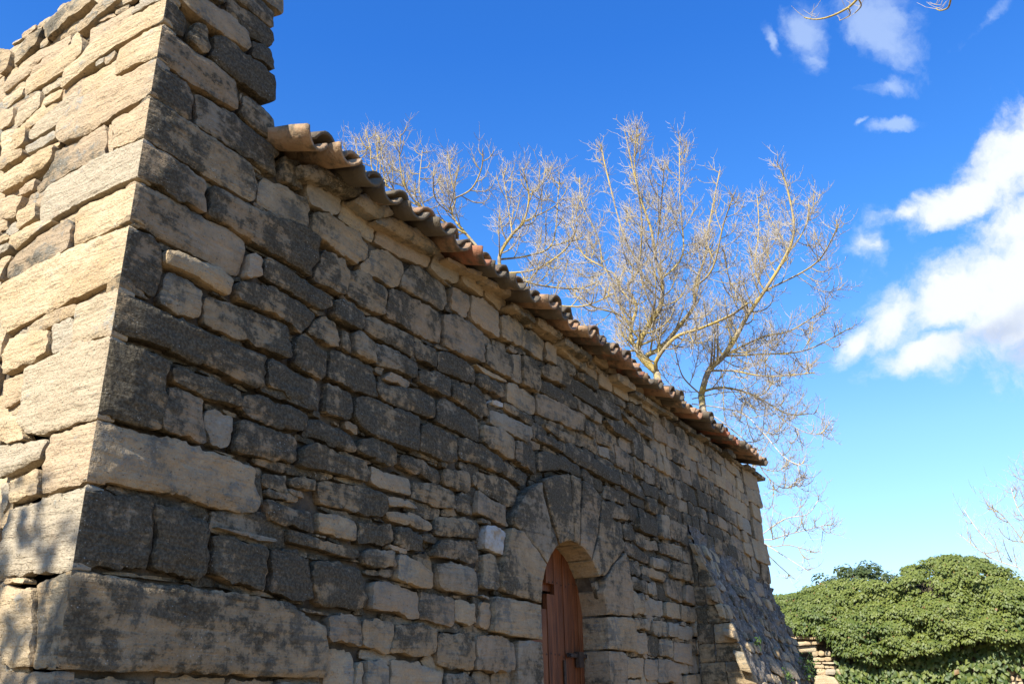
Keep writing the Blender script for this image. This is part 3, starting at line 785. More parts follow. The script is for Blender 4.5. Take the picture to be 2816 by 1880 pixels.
# traced stones of the front wall
for crop, flags, pts in parse(TRACED_FRONT):
    d = 0.24 + 0.74 * int(flags[0]) / 9.0; pr = 'p' in flags  # raised floor: real grime, plus the front's shade put into the colour
    poly = np.array([hit(x, y, 1, -0.10 if pr else 0.0)[[0, 2]] for x, y in pts])
    if pr:
        add_stone(cornice, FRONT, False, poly, d, lift=0.10 + random.uniform(-.015, .02), gap=0.002, bevel=0.05, depth=0.22, roundness=0.2, jit=0.012, rough=1.5); continue
    fr, kf = fld.free(poly)
    if kf < 0.55: continue
    fld.mark(poly)
    far = poly[:, 0].mean() > 3.2
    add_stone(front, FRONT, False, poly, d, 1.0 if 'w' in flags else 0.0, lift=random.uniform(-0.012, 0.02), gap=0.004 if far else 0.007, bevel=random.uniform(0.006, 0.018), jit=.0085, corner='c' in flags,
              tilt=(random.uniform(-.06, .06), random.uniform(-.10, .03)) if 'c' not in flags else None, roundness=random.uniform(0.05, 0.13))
# the rest of the wall, courses of smaller stones
def dirt_shade_front(a, b):
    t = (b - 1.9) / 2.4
    base = 0.28 + 0.52 * math.exp(-((t - 0.62) / 0.34) ** 2)  # filler stones share the raised floor of grime and painted shade
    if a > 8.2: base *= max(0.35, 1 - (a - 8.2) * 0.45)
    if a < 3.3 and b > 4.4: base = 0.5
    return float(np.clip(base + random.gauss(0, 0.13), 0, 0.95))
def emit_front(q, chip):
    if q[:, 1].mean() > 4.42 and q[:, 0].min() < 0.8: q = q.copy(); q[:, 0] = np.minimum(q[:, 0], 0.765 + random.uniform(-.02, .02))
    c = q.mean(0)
    add_stone(front, FRONT, False, q, max(dirt_shade_front(*c), random.uniform(.45, .75) if chip and c[1] > 2.0 else 0), lift=random.uniform(-0.035, -0.012) if chip else random.uniform(-0.014, 0.012), gap=0.001, jit=.008, bevel=random.uniform(0.006, 0.016),
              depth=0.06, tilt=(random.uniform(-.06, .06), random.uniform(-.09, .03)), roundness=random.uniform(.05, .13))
okf = lambda c: c[1] < wall_top(c[0]) - 0.02 and c[0] < END_X
# quoins of the far corner
zq = 0.0
while zq < wall_top(10.5) - 0.1:
    hq = random.uniform(.17, .30); wq = random.uniform(.35, .75)
    q = np.array([(END_X - wq, zq), (END_X, zq), (END_X + random.uniform(-.02, .01), zq + hq), (END_X - wq, zq + hq)])
    if zq > 2.2: emit_front(q, False); fld.mark(q)
    zq += hq
fld.autofill((.13, .20), (.17, .40), okf, emit_front, 0.0, 4.62, 3.0, 10.6)
fld.autofill((.15, .24), (.22, .5), okf, emit_front, 0.0, 5.75, 0.03, 3.2)
fld.autofill((.03, .055), (.08, .2), okf, emit_front, 1.2, 5.0, 0.05, 10.5, chip=True)
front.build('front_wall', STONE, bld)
# rough flat slabs under the tiles
x = 3.3
while x < 10.6:
    wd = random.uniform(.28, .62); z = 4.40 + 0.018 * x + random.uniform(-.03, .01); hh = random.uniform(.05, .085)
    add_stone(cornice, FRONT, False, np.array([(x, z), (x + wd, z + .01), (x + wd, z + hh + .01), (x, z + hh)]), random.uniform(.3, .65), lift=random.uniform(.03, .13), gap=.006, bevel=.035, depth=.2, jit=.014, rough=1.4)
    x += wd + random.uniform(0, .06)
cornice.build('eave_cornice', STONE, bld)
# side wall in the sun
fl2 = Field(4.2, 5.80)
ltop = lambda y: 5.75 if y < 0.35 else 5.36 - 0.05 * (y - 0.85)
for crop, flags, pts in parse(TRACED_LEFT):
    poly = np.array([hit(x, y, 0, 0.0)[[1, 2]] for x, y in pts])
    fr, kf = fl2.free(poly)
    if kf < 0.5: continue
    fl2.mark(poly)
    add_stone(left, LEFT, True, poly, min(.8, int(flags[0]) / 9.0 * (1.25 if flags[0] > '2' else 1.1)), lift=random.uniform(-0.012, 0.02), gap=0.001, roundness=random.uniform(.05, .11), bevel=random.uniform(0.006, 0.015), corner='c' in flags,
              tilt=(random.uniform(-.04, .04), random.uniform(-.06, .03)) if 'c' not in flags else None)
def emit_left(q, chip):
    add_stone(left, LEFT, True, q, random.uniform(0.0, 0.3), lift=random.uniform(-0.04, -0.015) if chip else random.uniform(-0.02, 0.015), gap=.001, roundness=random.uniform(.05, .1), bevel=random.uniform(.006, .014), depth=.06,
              tilt=(random.uniform(-.04, .04), random.uniform(-.07, .03)), sp=None if q[:, 0].mean() < 2.2 else 0.04)
okl = lambda c: c[1] < ltop(c[0])
fl2.autofill((.15, .24), (.22, .5), okl, emit_left, 0.0, 5.75, 0.03, 4.2)
fl2.autofill((.03, .055), (.08, .2), okl, emit_left, 1.2, 5.4, 0.03, 2.3, chip=True)
left.build('side_wall', STONE, bld)
# mortar core behind the stones, the doorway cut through it, the hidden walls
def core():
    mb = MB(); rec = 0.065
    outer = [(0.05, 0.0), (ARC - ARR - 0.012, 0.0)] + [(ARC + (ARR + .012) * math.cos(t), ARZ + (ARR + .012) * math.sin(t)) for t in reversed(th_)] + [(ARC + ARR + 0.012, 0.0), (END_X - 0.03, 0.0), (END_X - 0.03, wall_top(10.5) - .03), (0.72, 4.41), (0.72, 5.62), (0.05, 5.62)]
    pts = resample(np.array(outer), 0.12); lo, hi = pts.min(0), pts.max(0)
    gx, gy = np.meshgrid(np.arange(lo[0], hi[0], .06), np.arange(lo[1], hi[1], .06)); g = np.stack([gx.ravel(), gy.ravel()], 1)
    g = g[in_poly(g, pts)]; g = g[edge_dist(g, pts) > .03]
    al = np.vstack([pts, g]); vs, _, fs, *_ = mgeo.delaunay_2d_cdt([Vector(v) for v in al], [], [list(range(len(pts)))], 1, 1e-6, False)
    V = np.array([(v[0], v[1]) for v in vs]); cen = np.array([V[list(f)].mean(0) for f in fs]); fs = [f for f, k_ in zip(fs, in_poly(cen, pts)) if k_]; h = -rec + 0.03 * fbm(np.c_[V * 6, np.zeros(len(V))], 4)
    mb.add(FRONT(np.c_[V, h]), [tuple(f) for f in fs])
    n = len(pts); bk = np.vstack([np.c_[pts, np.full(n, -rec - .004)], np.c_[pts, np.full(n, -.5)]])
    mb.add(FRONT(bk), [(i, (i + 1) % n, n + (i + 1) % n, n + i) for i in range(n)])
    return mb
core().build('wall_core', MORTAR, bld)
hw = MB()
hw.box((0.05, 0.06, 0), (0.70, 0.35, 5.5)); hw.box((0.05, 0.35, 0), (0.70, 1.1, 5.2)); hw.box((0.05, 1.1, 0), (0.70, 4.2, 5.1)); hw.box((0.70, 3.9, 0), (10.5, 4.25, 4.6)); hw.box((10.15, 0.5, 0), (10.53, 3.9, 4.5))
hw.box((0.70, 0.5, 0.0), (3.0, 0.9, 4.4)); hw.box((6.0, 0.5, 0.0), (10.15, 0.9, 4.4)); hw.box((3.0, 0.5, 3.3), (6.0, 0.9, 4.4))
hw.build('inner_wall', MORTAR, bld, smooth=False)

# ------------------------------------------------------------------ door
DY = 0.20
dr = MB()
for z in (0.55, 1.25, 1.9, 2.45): dr.box((ARC - ARR - .03, DY + .045, z), (ARC + ARR + .03, DY + .09, z + .14))
door = dr.build('door', WOOD, bld, smooth=False)
seams = [3.70, 3.93, 4.10, 4.270, 4.408, 4.559, 4.700, 4.82, 4.945]
for i in range(len(seams) - 1):
    x0, x1 = seams[i] + .003, seams[i + 1] - .003
    segs = [(0.02, None)]
    if i == 2: segs = [(0.02, 2.30)]                      # missing corner of boards
    if i == 3: segs = [(0.02, 2.42), (2.505, None)]        # square cat hole
    for z0, z1 in segs:
        zt = lambda x: ARZ + math.sqrt(max(0.0, (ARR + .05) ** 2 - (x - ARC) ** 2)) if z1 is None else z1
        xs = np.linspace(x0, x1, 5); yo = DY + random.uniform(-.003, .003)
        v = [(xx, yo + (.004 if j in (0, 4) else 0), z0) for j, xx in enumerate(xs)] + [(xx, yo + (.004 if j in (0, 4) else 0), zt(xx)) for j, xx in enumerate(xs)]
        v += [(xx, DY + .042, z) for xx, _, z in v]
        f = [(j, j + 1, 6 + j, 5 + j) for j in range(4)] + [(11 + j, 10 + j, 15 + j, 16 + j) for j in range(4)] + [(0, 5, 15, 10), (4, 14, 19, 9)] + [(j, 10 + j, 11 + j, j + 1) for j in range(4)] + [(5 + j, 6 + j, 16 + j, 15 + j) for j in range(4)]
        part('plank', v, f, WOOD, door, smooth=False)
        for z in (0.62, 1.32, 1.97, 2.52):
            if z < z1 - .03 if z1 else True:
                for xx in (x0 + .035, x1 - .035):
                    if z > z0 and (xx - ARC) ** 2 + max(0, z - ARZ) ** 2 < ARR ** 2:
                        a = np.arange(6) * math.pi / 3; zz = z + random.uniform(-.02, .02)
                        part('nail_head', np.vstack([np.c_[xx + .009 * np.cos(a), np.full(6, DY - .004), zz + .009 * np.sin(a)], [[xx, DY - .011, zz]]]), [(j, (j + 1) % 6, 6) for j in range(6)], IRON, door)
lt = MB(); lt.box((4.56, DY - .03, 1.955), (4.90, DY - .012, 1.985)); lt.box((4.72, DY - .045, 1.88), (4.80, DY - .008, 2.0)); lt.tube([(4.60, DY - .02, 1.97), (4.57, DY - .05, 1.965), (4.54, DY - .05, 1.955)], [.012, .012, .01], 6)
lt.box((4.50, DY - .016, 1.75), (4.535, DY - .006, 1.93))
lt.build('latch', IRON, door, smooth=False)

# ------------------------------------------------------------------ roof
TH = math.radians(17)
deck = MB(); deck.add([(0.72, .08, 4.44), (END_X + .05, .08, 4.62), (END_X + .05, 4.3, 4.62 + 4.3 * math.tan(TH)), (0.72, 4.3, 4.44 + 4.3 * math.tan(TH)), (0.72, .08, 4.40), (END_X + .05, .08, 4.58), (END_X + .05, 4.3, 4.58 + 4.3 * math.tan(TH)), (0.72, 4.3, 4.40 + 4.3 * math.tan(TH))],
     [(0, 1, 2, 3), (7, 6, 5, 4), (0, 4, 5, 1), (1, 5, 6, 2), (2, 6, 7, 3), (3, 7, 4, 0)])
roof = deck.build('roof_deck', MORTAR, bld, smooth=False)
tiles = MB()
def tile(x, y, z, r0, r1, L, up, yaw, roll, col, arc=155):
    n = 9; a = np.radians(np.linspace(-arc / 2, arc / 2, n)); rows = 5; V = []
    for s_ in range(rows):
        t = s_ / (rows - 1); r = r0 + (r1 - r0) * t
        for rr in (r, r - .019):
            X = rr * np.sin(a); Z = rr * np.cos(a) - (r * math.cos(math.radians(arc / 2)) if up else 0)
            if not up: Z = -rr * np.cos(a) + r
            V.append(np.c_[X, np.full(n, t * L), Z])
    V = np.concatenate(V); V = V + 0.006 * np.c_[fbm(V * 14 + x * 9, 2), fbm(V * 14 + x * 9 + 4, 2), fbm(V * 14 + x * 9 + 8, 2)] * 2
    V[:2 * n, 1] += 0.02 * fbm(np.c_[V[:2 * n, 0] * 14, np.full(2 * n, x * 7), np.zeros(2 * n)], 2)
    F = []
    for s_ in range(rows - 1):
        o = s_ * 2 * n
        for j in range(n - 1):
            F.append((o + j, o + j + 1, o + 2 * n + j + 1, o + 2 * n + j)); F.append((o + n + j + 1, o + n + j, o + 3 * n + j, o + 3 * n + j + 1))
        F.append((o, o + 2 * n, o + 3 * n, o + n)); F.append((o + n - 1, o + 2 * n - 1, o + 4 * n - 1, o + 3 * n - 1))
    for j in range(n - 1): F.append((j, n + j, n + j + 1, j + 1)); e = (rows - 1) * 2 * n; F.append((e + j, e + j + 1, e + n + j + 1, e + n + j))
    R = Matrix.Rotation(yaw, 3, 'Z') @ Matrix.Rotation(TH - math.radians(2), 3, 'X') @ Matrix.Rotation(roll, 3, 'Y')
    V = V @ np.array(R).T + np.array([x, y, z]); tiles.add(V, F, np.tile([*col, 0, 1], (len(V), 1)))
x = 0.86; i = 0
while x < END_X - 0.36:
    pitch = random.uniform(.225, .275)
    zb = 4.455 + 0.020 * x + random.uniform(-.012, .012) - (0.05 * max(0, x - 9.6))
    for rrow in range(13):
        yy = -.235 + random.uniform(-.035, .03) + rrow * .33; zz = zb + rrow * .33 * math.tan(TH)
        if rrow and x < 0.9: pass
        tone = 0.95 if i < 3 else (random.choice([0.05, .2, .45, .7, .8, .9]))
        tile(x, yy, zz + random.uniform(-.008, .008) - (.015 if i == 0 else 0), .108, .088, .44, False, random.gauss(0, .04), random.gauss(0, .07), (tone, .2 if i < 2 else random.random()))
        tile(x + pitch / 2, yy + .025 + random.uniform(-.02, .04), zz + .074 + random.uniform(-.006, .014), .098, .08, .44, True, random.gauss(0, .045), random.gauss(0, .08), (random.choice([.2, .5, .7, .9]), .4 + .6 * random.random()))
    x += pitch; i += 1
tiles.build('roof_tiles', TILE, roof)

# ------------------------------------------------------------------ raking buttress at the far end
BX0, BX1 = 7.22, END_X - 0.01
bz = lambda x: 3.36 - 0.115 * (x - BX0)
by = lambda x, z: -(0.335 - 0.016 * (x - BX0)) * np.maximum(0, bz(x) - z) - 0.006
bt = MB(); nx, nz = 90, 110
X, Z = np.meshgrid(np.linspace(BX0 + .03, BX1, nx), np.linspace(0, 1, nz)); Zr = Z * (bz(X) + .05); Y = by(X, Zr)
P = np.c_[X.ravel(), Y.ravel(), Zr.ravel()]; hN = fbm(np.c_[P[:, 0] * 7, P[:, 2] * 9, np.zeros(len(P))], 4) * .11 + fbm(P * 22, 3) * .07
P[:, 1] -= hN
bt.add(P, [(i * nx + j, i * nx + j + 1, (i + 1) * nx + j + 1, (i + 1) * nx + j) for i in range(nz - 1) for j in range(nx - 1)])
for xs in (BX0 + .03, BX1):
    zz = np.linspace(0, bz(xs), 30); v = np.vstack([np.c_[np.full(30, xs), by(xs, zz) + .02, zz], np.c_[np.full(30, xs), np.full(30, .02), zz]])
    bt.add(v, [(i, i + 1, 31 + i, 30 + i) for i in range(29)])
butt = bt.build('buttress', RUBBLE, bld)
bs = MB(); fb = Field(BX1 - BX0, 4.0)
def emit_b(q, chip):
    c = q.mean(0); x = c[0] + BX0
    q = q * 1.0
    def fn(P): xx = P[:, 0] + BX0; return np.c_[xx, by(xx, P[:, 1]) - P[:, 2] * .96, P[:, 1] - P[:, 2] * .27]
    if random.random() < 0.34: return
    add_stone(bs, fn, False, q, random.choice([.15, .3, .4, .5, .65]), 0.0, lift=random.uniform(.0, .04), gap=.008, bevel=.012, tilt=(random.uniform(-.2, .2), random.uniform(-.2, .2)), depth=.06, jit=.012, sp=.03, roundness=.22)
fb.autofill((.06, .22), (.09, .42), lambda c: c[1] < bz(c[0] + BX0) - .12, emit_b, 0.0, 3.7, 0.03, BX1 - BX0 - .02)
z = 0.0
while z < 3.1:
    h = random.uniform(.17, .26); a0 = -float(by(BX0, z)); a1 = -float(by(BX0, z + h)); cut = random.uniform(.3, .62) * a1
    for (p, q_, d) in ((0.0, cut, .65), (cut, None, .35)):  # inner stones darker: shade beside the wall painted into their colour
        poly = np.array([(p, z), ((a0 if q_ is None else q_) + (.03 if q_ is None else 0), z), ((a1 if q_ is None else q_) + (.03 if q_ is None else 0), z + h), (p, z + h)])
        add_stone(bs, lambda P: np.c_[BX0 - P[:, 2], -P[:, 0], P[:, 1]], False, poly, random.uniform(d - .2, d + .25) if z > 1.7 else d, lift=random.uniform(-.01, .015), gap=.004, bevel=.014, depth=.08, sp=.022, roundness=.1)
    z += h
bs.build('buttress_stones', STONE, butt)

# ------------------------------------------------------------------ bare trees
def poly3(pts_px, d0, dn, k=10):
    """a limb traced in the picture, given its own distance (d0 at the start, d0+dn at the tip)"""
    n = len(pts_px); P = np.array([at(x, y, d0 + dn * (i / max(1, n - 1)) ** 1.2) for i, (x, y) in enumerate(pts_px)])
    t = np.linspace(0, n - 1, max(k, 4 * n)); i0 = np.clip(t.astype(int), 0, n - 2); u = (t - i0)[:, None]
    pm = P[np.clip(i0 - 1, 0, n - 1)]; p0 = P[i0]; p1 = P[i0 + 1]; p2 = P[np.clip(i0 + 2, 0, n - 1)]
    return 0.5 * (2 * p0 + (p1 - pm) * u + (2 * pm - 5 * p0 + 4 * p1 - p2) * u ** 2 + (3 * p0 - pm - 3 * p1 + p2) * u ** 3)
def norm(v): return v / (np.linalg.norm(v) + 1e-9)
UPV = np.array([0, 0, 1.0])
def shoot(p, d, L, n, droop, lift):
    pts = [p]; d = norm(d)
    for i in range(n):
        d = norm(d + UPV * (lift * (i / n) * 1.6 - droop * (1 - i / n)) + rng.normal(0, .045, 3)); pts.append(pts[-1] + d * (L / n))
    return np.array(pts)
def perp(d):
    r = rng.normal(0, 1, 3); r -= d * (r @ d); return norm(r)
class Tree:
    def __init__(s, sc=1.0): s.limbs = MB(); s.br = MB(); s.tw = MB(); s.sc = sc
    def spurs(s, P, r, gap):
        l = np.linalg.norm(np.diff(P, axis=0), axis=1).sum(); n = max(1, int(l / gap))
        for q in range(n):
            t = (q + random.random()) / n * (len(P) - 1.001); i = int(t); p = P[i] + (P[i + 1] - P[i]) * (t - i); d = norm(P[i + 1] - P[i]); e = perp(d)
            for sg in (1, -1):
                if random.random() < 0.8:
                    L = random.uniform(.12, .42) * s.sc
                    s.tw.tube(shoot(p, d * .75 + e * sg + UPV * .3, L, 2, 0, .35), np.array([.0062, .0054, .004]) * s.sc * s.k, 3, False)
    def twigs(s, P, r, dens, Lr):
        l = np.linalg.norm(np.diff(P, axis=0), axis=1).sum(); n = max(1, int(l * dens))
        for q in range(n):
            t = (0.12 + 0.88 * (q + random.random()) / n) * (len(P) - 1.001); i = int(t); p = P[i] + (P[i + 1] - P[i]) * (t - i); d = norm(P[i + 1] - P[i]); e = perp(d)
            for sg in (1, -1):
                if random.random() < 0.72:
                    L = random.uniform(*Lr) * s.sc
                    Q = shoot(p, d * .8 + e * sg, L, 4, .05, .5); s.tw.tube(Q, np.linspace(.0105, .0055, 5) * s.sc * s.k, 3, False); s.spurs(Q, .008, .2 * s.sc)
        s.tw.tube(np.vstack([P[-1:], P[-1:] + norm(P[-1] - P[-2]) * .15 * s.sc]), np.array([.009, .006]) * s.sc * s.k, 3, False); s.spurs(P[len(P) // 2:], .01, .2 * s.sc)
    def limb(s, P, r0, r1, branches, Lr, start=0.25, k=1.0, droop=.06, thin=False):
        s.k = k; r0 *= .3 if thin else .58; (s.tw if thin else s.limbs).tube(P, np.linspace(r0, r1, len(P)) * (1 + .12 * fbm(P * 2.2, 2)), 8)
        l = np.linalg.norm(np.diff(P, axis=0), axis=1).sum(); n = int(l * branches)
        for q in range(n):
            f = start + (1 - start) * (q + random.random()) / max(n, 1); t = f * (len(P) - 1.001); i = int(t); p = P[i] + (P[i + 1] - P[i]) * (t - i); d = norm(P[i + 1] - P[i]); e = perp(d)
            L = random.uniform(*Lr) * (1.25 - 1.02 * f) * s.sc; rr = max(.014, (r0 + (r1 - r0) * f) * .42)
            Q = shoot(p, d * .6 + e, L, 6, droop, .5); s.br.tube(Q, np.linspace(rr, .011, 7), 5, False); s.twigs(Q, rr, 5.5 / s.sc, (.28, .8))
        s.twigs(P[int(len(P) * .7):], r1, 3.4 / s.sc, (.22, .5))
    def done(s, root, names=('trunk', 'branches', 'twigs')):
        for nm, mb, mt in zip(names, (s.limbs, s.br, s.tw), (BARK, BARK, TWIG)):
            if mb.v: mb.build(nm, mt, root)

c15 = lambda L: [(1500 + x / 1.96, 300 + y / 1.96) for x, y in L]
c18 = lambda L: [(1800 + x / 2.24, 900 + y / 2.24) for x, y in L]
c09 = lambda L: [(900 + x / 2.614, 300 + y / 2.614) for x, y in L]
def base_to(P, d): g = at(*P, d); return np.array([g[0], g[1], 0.0]), g

# big tree, two stems rising behind the roof
DA = 27.0
b0, g0 = base_to(c15([(600, 1420)])[0], DA)
ta = thing('bare_tree', 'tall bare ash tree with yellow lichened limbs fanning out behind the middle of the roof', 'tree', tuple(b0), group='bare trees behind the roof')
T = Tree(1.0)
T.limbs.tube(np.array([b0 + (0.2, 0.3, -.1), b0 * .6 + g0 * .4 + (.1, 0, 0), g0]), [.34, .20, .12], 10)
FORK = (600, 1420)
for L, dn, r0, r1 in (
    ([FORK, (500, 1300), (462, 1240), (466, 1160), (490, 1060), (445, 950), (505, 850), (420, 680), (330, 340), (300, 200)], 1.5, .14, .02),
    ([FORK, (500, 1310), (545, 1180), (612, 1080), (630, 1000), (626, 915), (592, 800), (570, 650), (500, 440), (425, 110)], -1.5, .19, .02),
    ([FORK, (545, 1335), (625, 1285), (720, 1170), (800, 1060), (802, 960), (860, 800), (872, 680), (940, 330)], 1.0, .16, .02),
    ([FORK, (600, 1350), (700, 1230), (840, 1180), (1000, 1110), (1090, 1045)], -2.5, .12, .03),
    ([(490, 1060), (420, 990), (370, 890), (310, 850), (285, 700), (195, 500), (185, 370)], 2.2, .07, .018),
    ([(445, 950), (500, 860), (520, 600), (480, 300), (495, 100)], -2.0, .06, .016),
    ([(626, 915), (740, 780), (725, 500), (722, 160)], 2.4, .06, .016),
    ([(592, 800), (620, 560), (640, 300)], -2.0, .05, .016),
    ([(802, 960), (900, 860), (960, 620), (1020, 450)], -2.2, .06, .016),
    ([(466, 1160), (380, 1100), (250, 1060), (170, 960)], -1.5, .06, .016),
    ([(310, 850), (200, 780), (150, 640), (145, 480)], 1.5, .045, .015)):
    T.limb(poly3(c15(L), DA, dn), r0, r1, 3.3, (.9, 2.2), .1)
T.done(ta)
# second tree, further right along the roof
DB = 29.0
b1, g1 = base_to(c15([(840, 1540)])[0], DB)
tb = thing('bare_tree', 'wide bare ash tree drooping past the right end of the roof', 'tree', tuple(b1), group='bare trees behind the roof')
T = Tree(1.0)
T.limbs.tube(np.array([b1 + (0, 0, -.1), b1 * .5 + g1 * .5, g1]), [.32, .19, .115], 10)
for L, dn, r0, r1, dr_ in (
    ([(840, 1540), (880, 1410), (960, 1330), (1030, 1220), (1090, 1110), (1180, 980), (1290, 800), (1340, 640), (1295, 400), (1247, 290)], -1.0, .20, .02, .06),
    ([(900, 1390), (1000, 1310), (1180, 1225), (1330, 1190), (1530, 1060)], 2.2, .09, .02, .1),
    ([(1090, 1110), (1080, 1040), (1000, 940), (960, 760)], -2.0, .06, .016, .06),
    ([(1180, 980), (1130, 860), (1150, 640), (1140, 460)], 2.0, .06, .016, .06),
    ([(1180, 980), (1400, 870), (1500, 780), (1580, 620)], -2.0, .06, .016, .06),
    ([(1290, 800), (1400, 640), (1420, 480)], 1.5, .05, .016, .06),
    ([(880, 1410), (1010, 1410), (1200, 1440), (1450, 1420)], -2.5, .07, .018, .12),
    ([(960, 1330), (1160, 1320), (1400, 1300), (1640, 1180)], 1.5, .07, .016, .1),
    ([(850, 1520), (960, 1500), (1120, 1540), (1300, 1640), (1420, 1640)], 2.0, .08, .018, .14),
    ([(840, 1540), (740, 1440), (700, 1300)], -1.0, .05, .016, .06)):
    T.limb(poly3(c15(L), DB, dn), r0, r1, 3.2, (.9, 2.0), .1, droop=dr_)
for L, dn in (([(230, 440), (480, 395), (640, 440), (820, 590), (1000, 660), (1090, 570)], 1.5), ([(230, 470), (520, 520), (660, 640), (800, 800), (900, 850)], -1.5), ([(300, 500), (560, 700), (680, 900), (800, 990), (900, 920)], 1.0)):
    T.limb(poly3(c18(L), DB, dn), .07, .014, 2.6, (.8, 1.9), .2, droop=.12, thin=True)
for L, dn in (([(230, 480), (400, 1000), (640, 1290), (830, 1270), (960, 1240), (1060, 1215)], -2.0), ([(400, 1000), (660, 1320), (830, 1340), (980, 1380)], 1.0), ([(640, 1290), (800, 1180), (940, 1150), (1010, 1060)], 0.0), ([(660, 1320), (820, 1420), (930, 1490)], -1.0), ([(600, 1300), (740, 1440), (840, 1530)], 1.0)):
    T.limb(poly3(c18(L), DB, dn), .06, .012, 1.0, (.5, 1.2), .45, droop=.08, thin=True)
T.done(tb)
# smaller tree at the left
DC = 20.0
b2, g2 = base_to(c09([(1250, 1180)])[0], DC)
tc = thing('bare_tree', 'lower bare ash tree of pale upright shoots behind the left part of the roof', 'tree', tuple(b2), group='bare trees behind the roof')
T = Tree(.85)
T.limbs.tube(np.array([b2 + (0, 0, -.1), b2 * .5 + g2 * .5, g2]), [.3, .22, .17], 10)
for L, dn, r0, r1 in (
    ([(1250, 1180), (1240, 1050), (1330, 900), (1410, 810), (1450, 620), (1400, 420)], -.8, .09, .014), ([(1250, 1180), (1000, 900), (900, 760), (920, 640), (880, 450), (870, 330)], 1.0, .07, .014),
    ([(920, 640), (1040, 570), (1110, 420), (1118, 290)], -1.0, .04, .012), ([(1330, 900), (1300, 700), (1260, 450)], 1.2, .04, .012), ([(1450, 620), (1540, 540), (1570, 420)], 1.0, .035, .012),
    ([(1240, 1080), (1460, 1050), (1620, 960), (1660, 620), (1670, 520)], 1.2, .05, .013), ([(1250, 1180), (1500, 1150), (1720, 1000), (1800, 830)], -1.2, .05, .013),
    ([(1250, 1180), (1500, 1260), (1800, 1290), (1960, 1230)], 0.8, .06, .013), ([(1250, 1180), (1400, 1350), (1800, 1420), (2050, 1330)], -.8, .05, .013),
    ([(1000, 900), (700, 720), (560, 560), (520, 360), (528, 180)], -.8, .045, .012), ([(700, 720), (440, 560), (400, 380), (366, 190)], .8, .035, .012),
    ([(560, 560), (340, 460), (310, 280), (276, 150)], 0, .03, .012), ([(440, 560), (270, 440), (225, 340), (206, 250)], .6, .028, .011), ([(700, 720), (660, 560), (684, 300)], 1, .03, .011),
    ([(900, 760), (780, 650), (760, 480)], -1.0, .03, .012), ([(1410, 810), (1600, 720), (1700, 640)], .5, .035, .012)):
    T.limb(poly3(c09(L), DC, dn), r0, r1, 3.8, (.6, 1.5), .12, k=.85)
T.done(tc)
# thin pale tree beyond the ivy
DD = 34.0
b3 = at(2905, 1500, DD); b3 = np.array([b3[0], b3[1], 0.0])
td = thing('bare_tree', 'pale slender bare tree rising beyond the right end of the ivy', 'tree', tuple(b3))
T = Tree(1.1)
g3 = at(2890, 1640, DD); T.limbs.tube(np.array([b3 + (0, 0, -.1), b3 * .5 + g3 * .5, g3]), [.3, .22, .16], 8)
for L, dn in (([(2890, 1640), (2800, 1560), (2700, 1470), (2650, 1400)], 1), ([(2890, 1640), (2820, 1500), (2760, 1420), (2720, 1390)], -1), ([(2890, 1640), (2850, 1480), (2800, 1400), (2780, 1340)], 1), ([(2890, 1640), (2880, 1450), (2830, 1330), (2815, 1300)], -1), ([(2800, 1560), (2720, 1530), (2640, 1470)], 0)):
    T.limb(poly3(L, DD, dn), 0.05, .012, 2.4, (.4, 1.0), .2, k=.55, thin=True)
T.done(td)
# tree at the roadside, only the tips of one bough hang into view
DE = 7.5
b4 = np.array([6.4, -5.6, 0.0])
te = thing('bare_tree', 'bare bough tips with yellow lichen hanging into the sky at the top right', 'tree', tuple(b4))
T = Tree(.6); T.k = .6
cE = lambda L: [(2000 + x / 2.879, y / 2.879) for x, y in L]

for q in range(7):
    a = 0.4 + q * 0.9; z = 4.2 + q * .45; p0 = b4 + np.array([.05, .2 * (z - 3) / 3, z]); dv = np.array([.8 + .3 * math.cos(a), -.9 + .6 * math.sin(a), .7])
    Pq = shoot(p0, dv, random.uniform(2.0, 3.4), 8, 0, .3); T.limb(Pq, .09, .014, 2.2, (.7, 1.6), .25, k=.7)
hub = at(2950, -700, DE); t1 = at(*cE([(1040, -20)])[0], DE); t2 = at(*cE([(1770, -10)])[0], DE)
T.limbs.tube(np.array([b4 + (0, 0, -.1), b4 + (.1, .1, 3.0), b4 + (0, .3, 6.0), hub + (0, 0, .2)]), [.28, .24, .18, .12], 10)
T.limbs.tube(np.array([hub, hub * .6 + t1 * .4 + (0, 0, .15), t1]), [.10, .05, .024], 8); T.limbs.tube(np.array([hub, hub * .5 + t2 * .5 + (0, 0, .1), t2]), [.08, .035, .018], 8)
for L, r0, r1 in (([(1040, -20), (960, 60), (820, 130), (700, 155), (610, 140)], .024, .010), ([(1040, -5), (1060, 50), (1010, 105)], .014, .008), ([(960, 65), (970, 120), (890, 165)], .012, .006), ([(1770, -10), (1750, 60), (1690, 85), (1650, 70)], .018, .009)):
    P = poly3(cE(L), DE, 0.3); T.limbs.tube(P, np.linspace(r0, r1, len(P)) * .55, 7); T.spurs(P[-2:], .01, .06)
    for _ in range(2): p = P[random.randrange(len(P) // 2, len(P))]; T.spurs(np.array([p, p + UPV * .12]), .01, .05)
T.done(te)

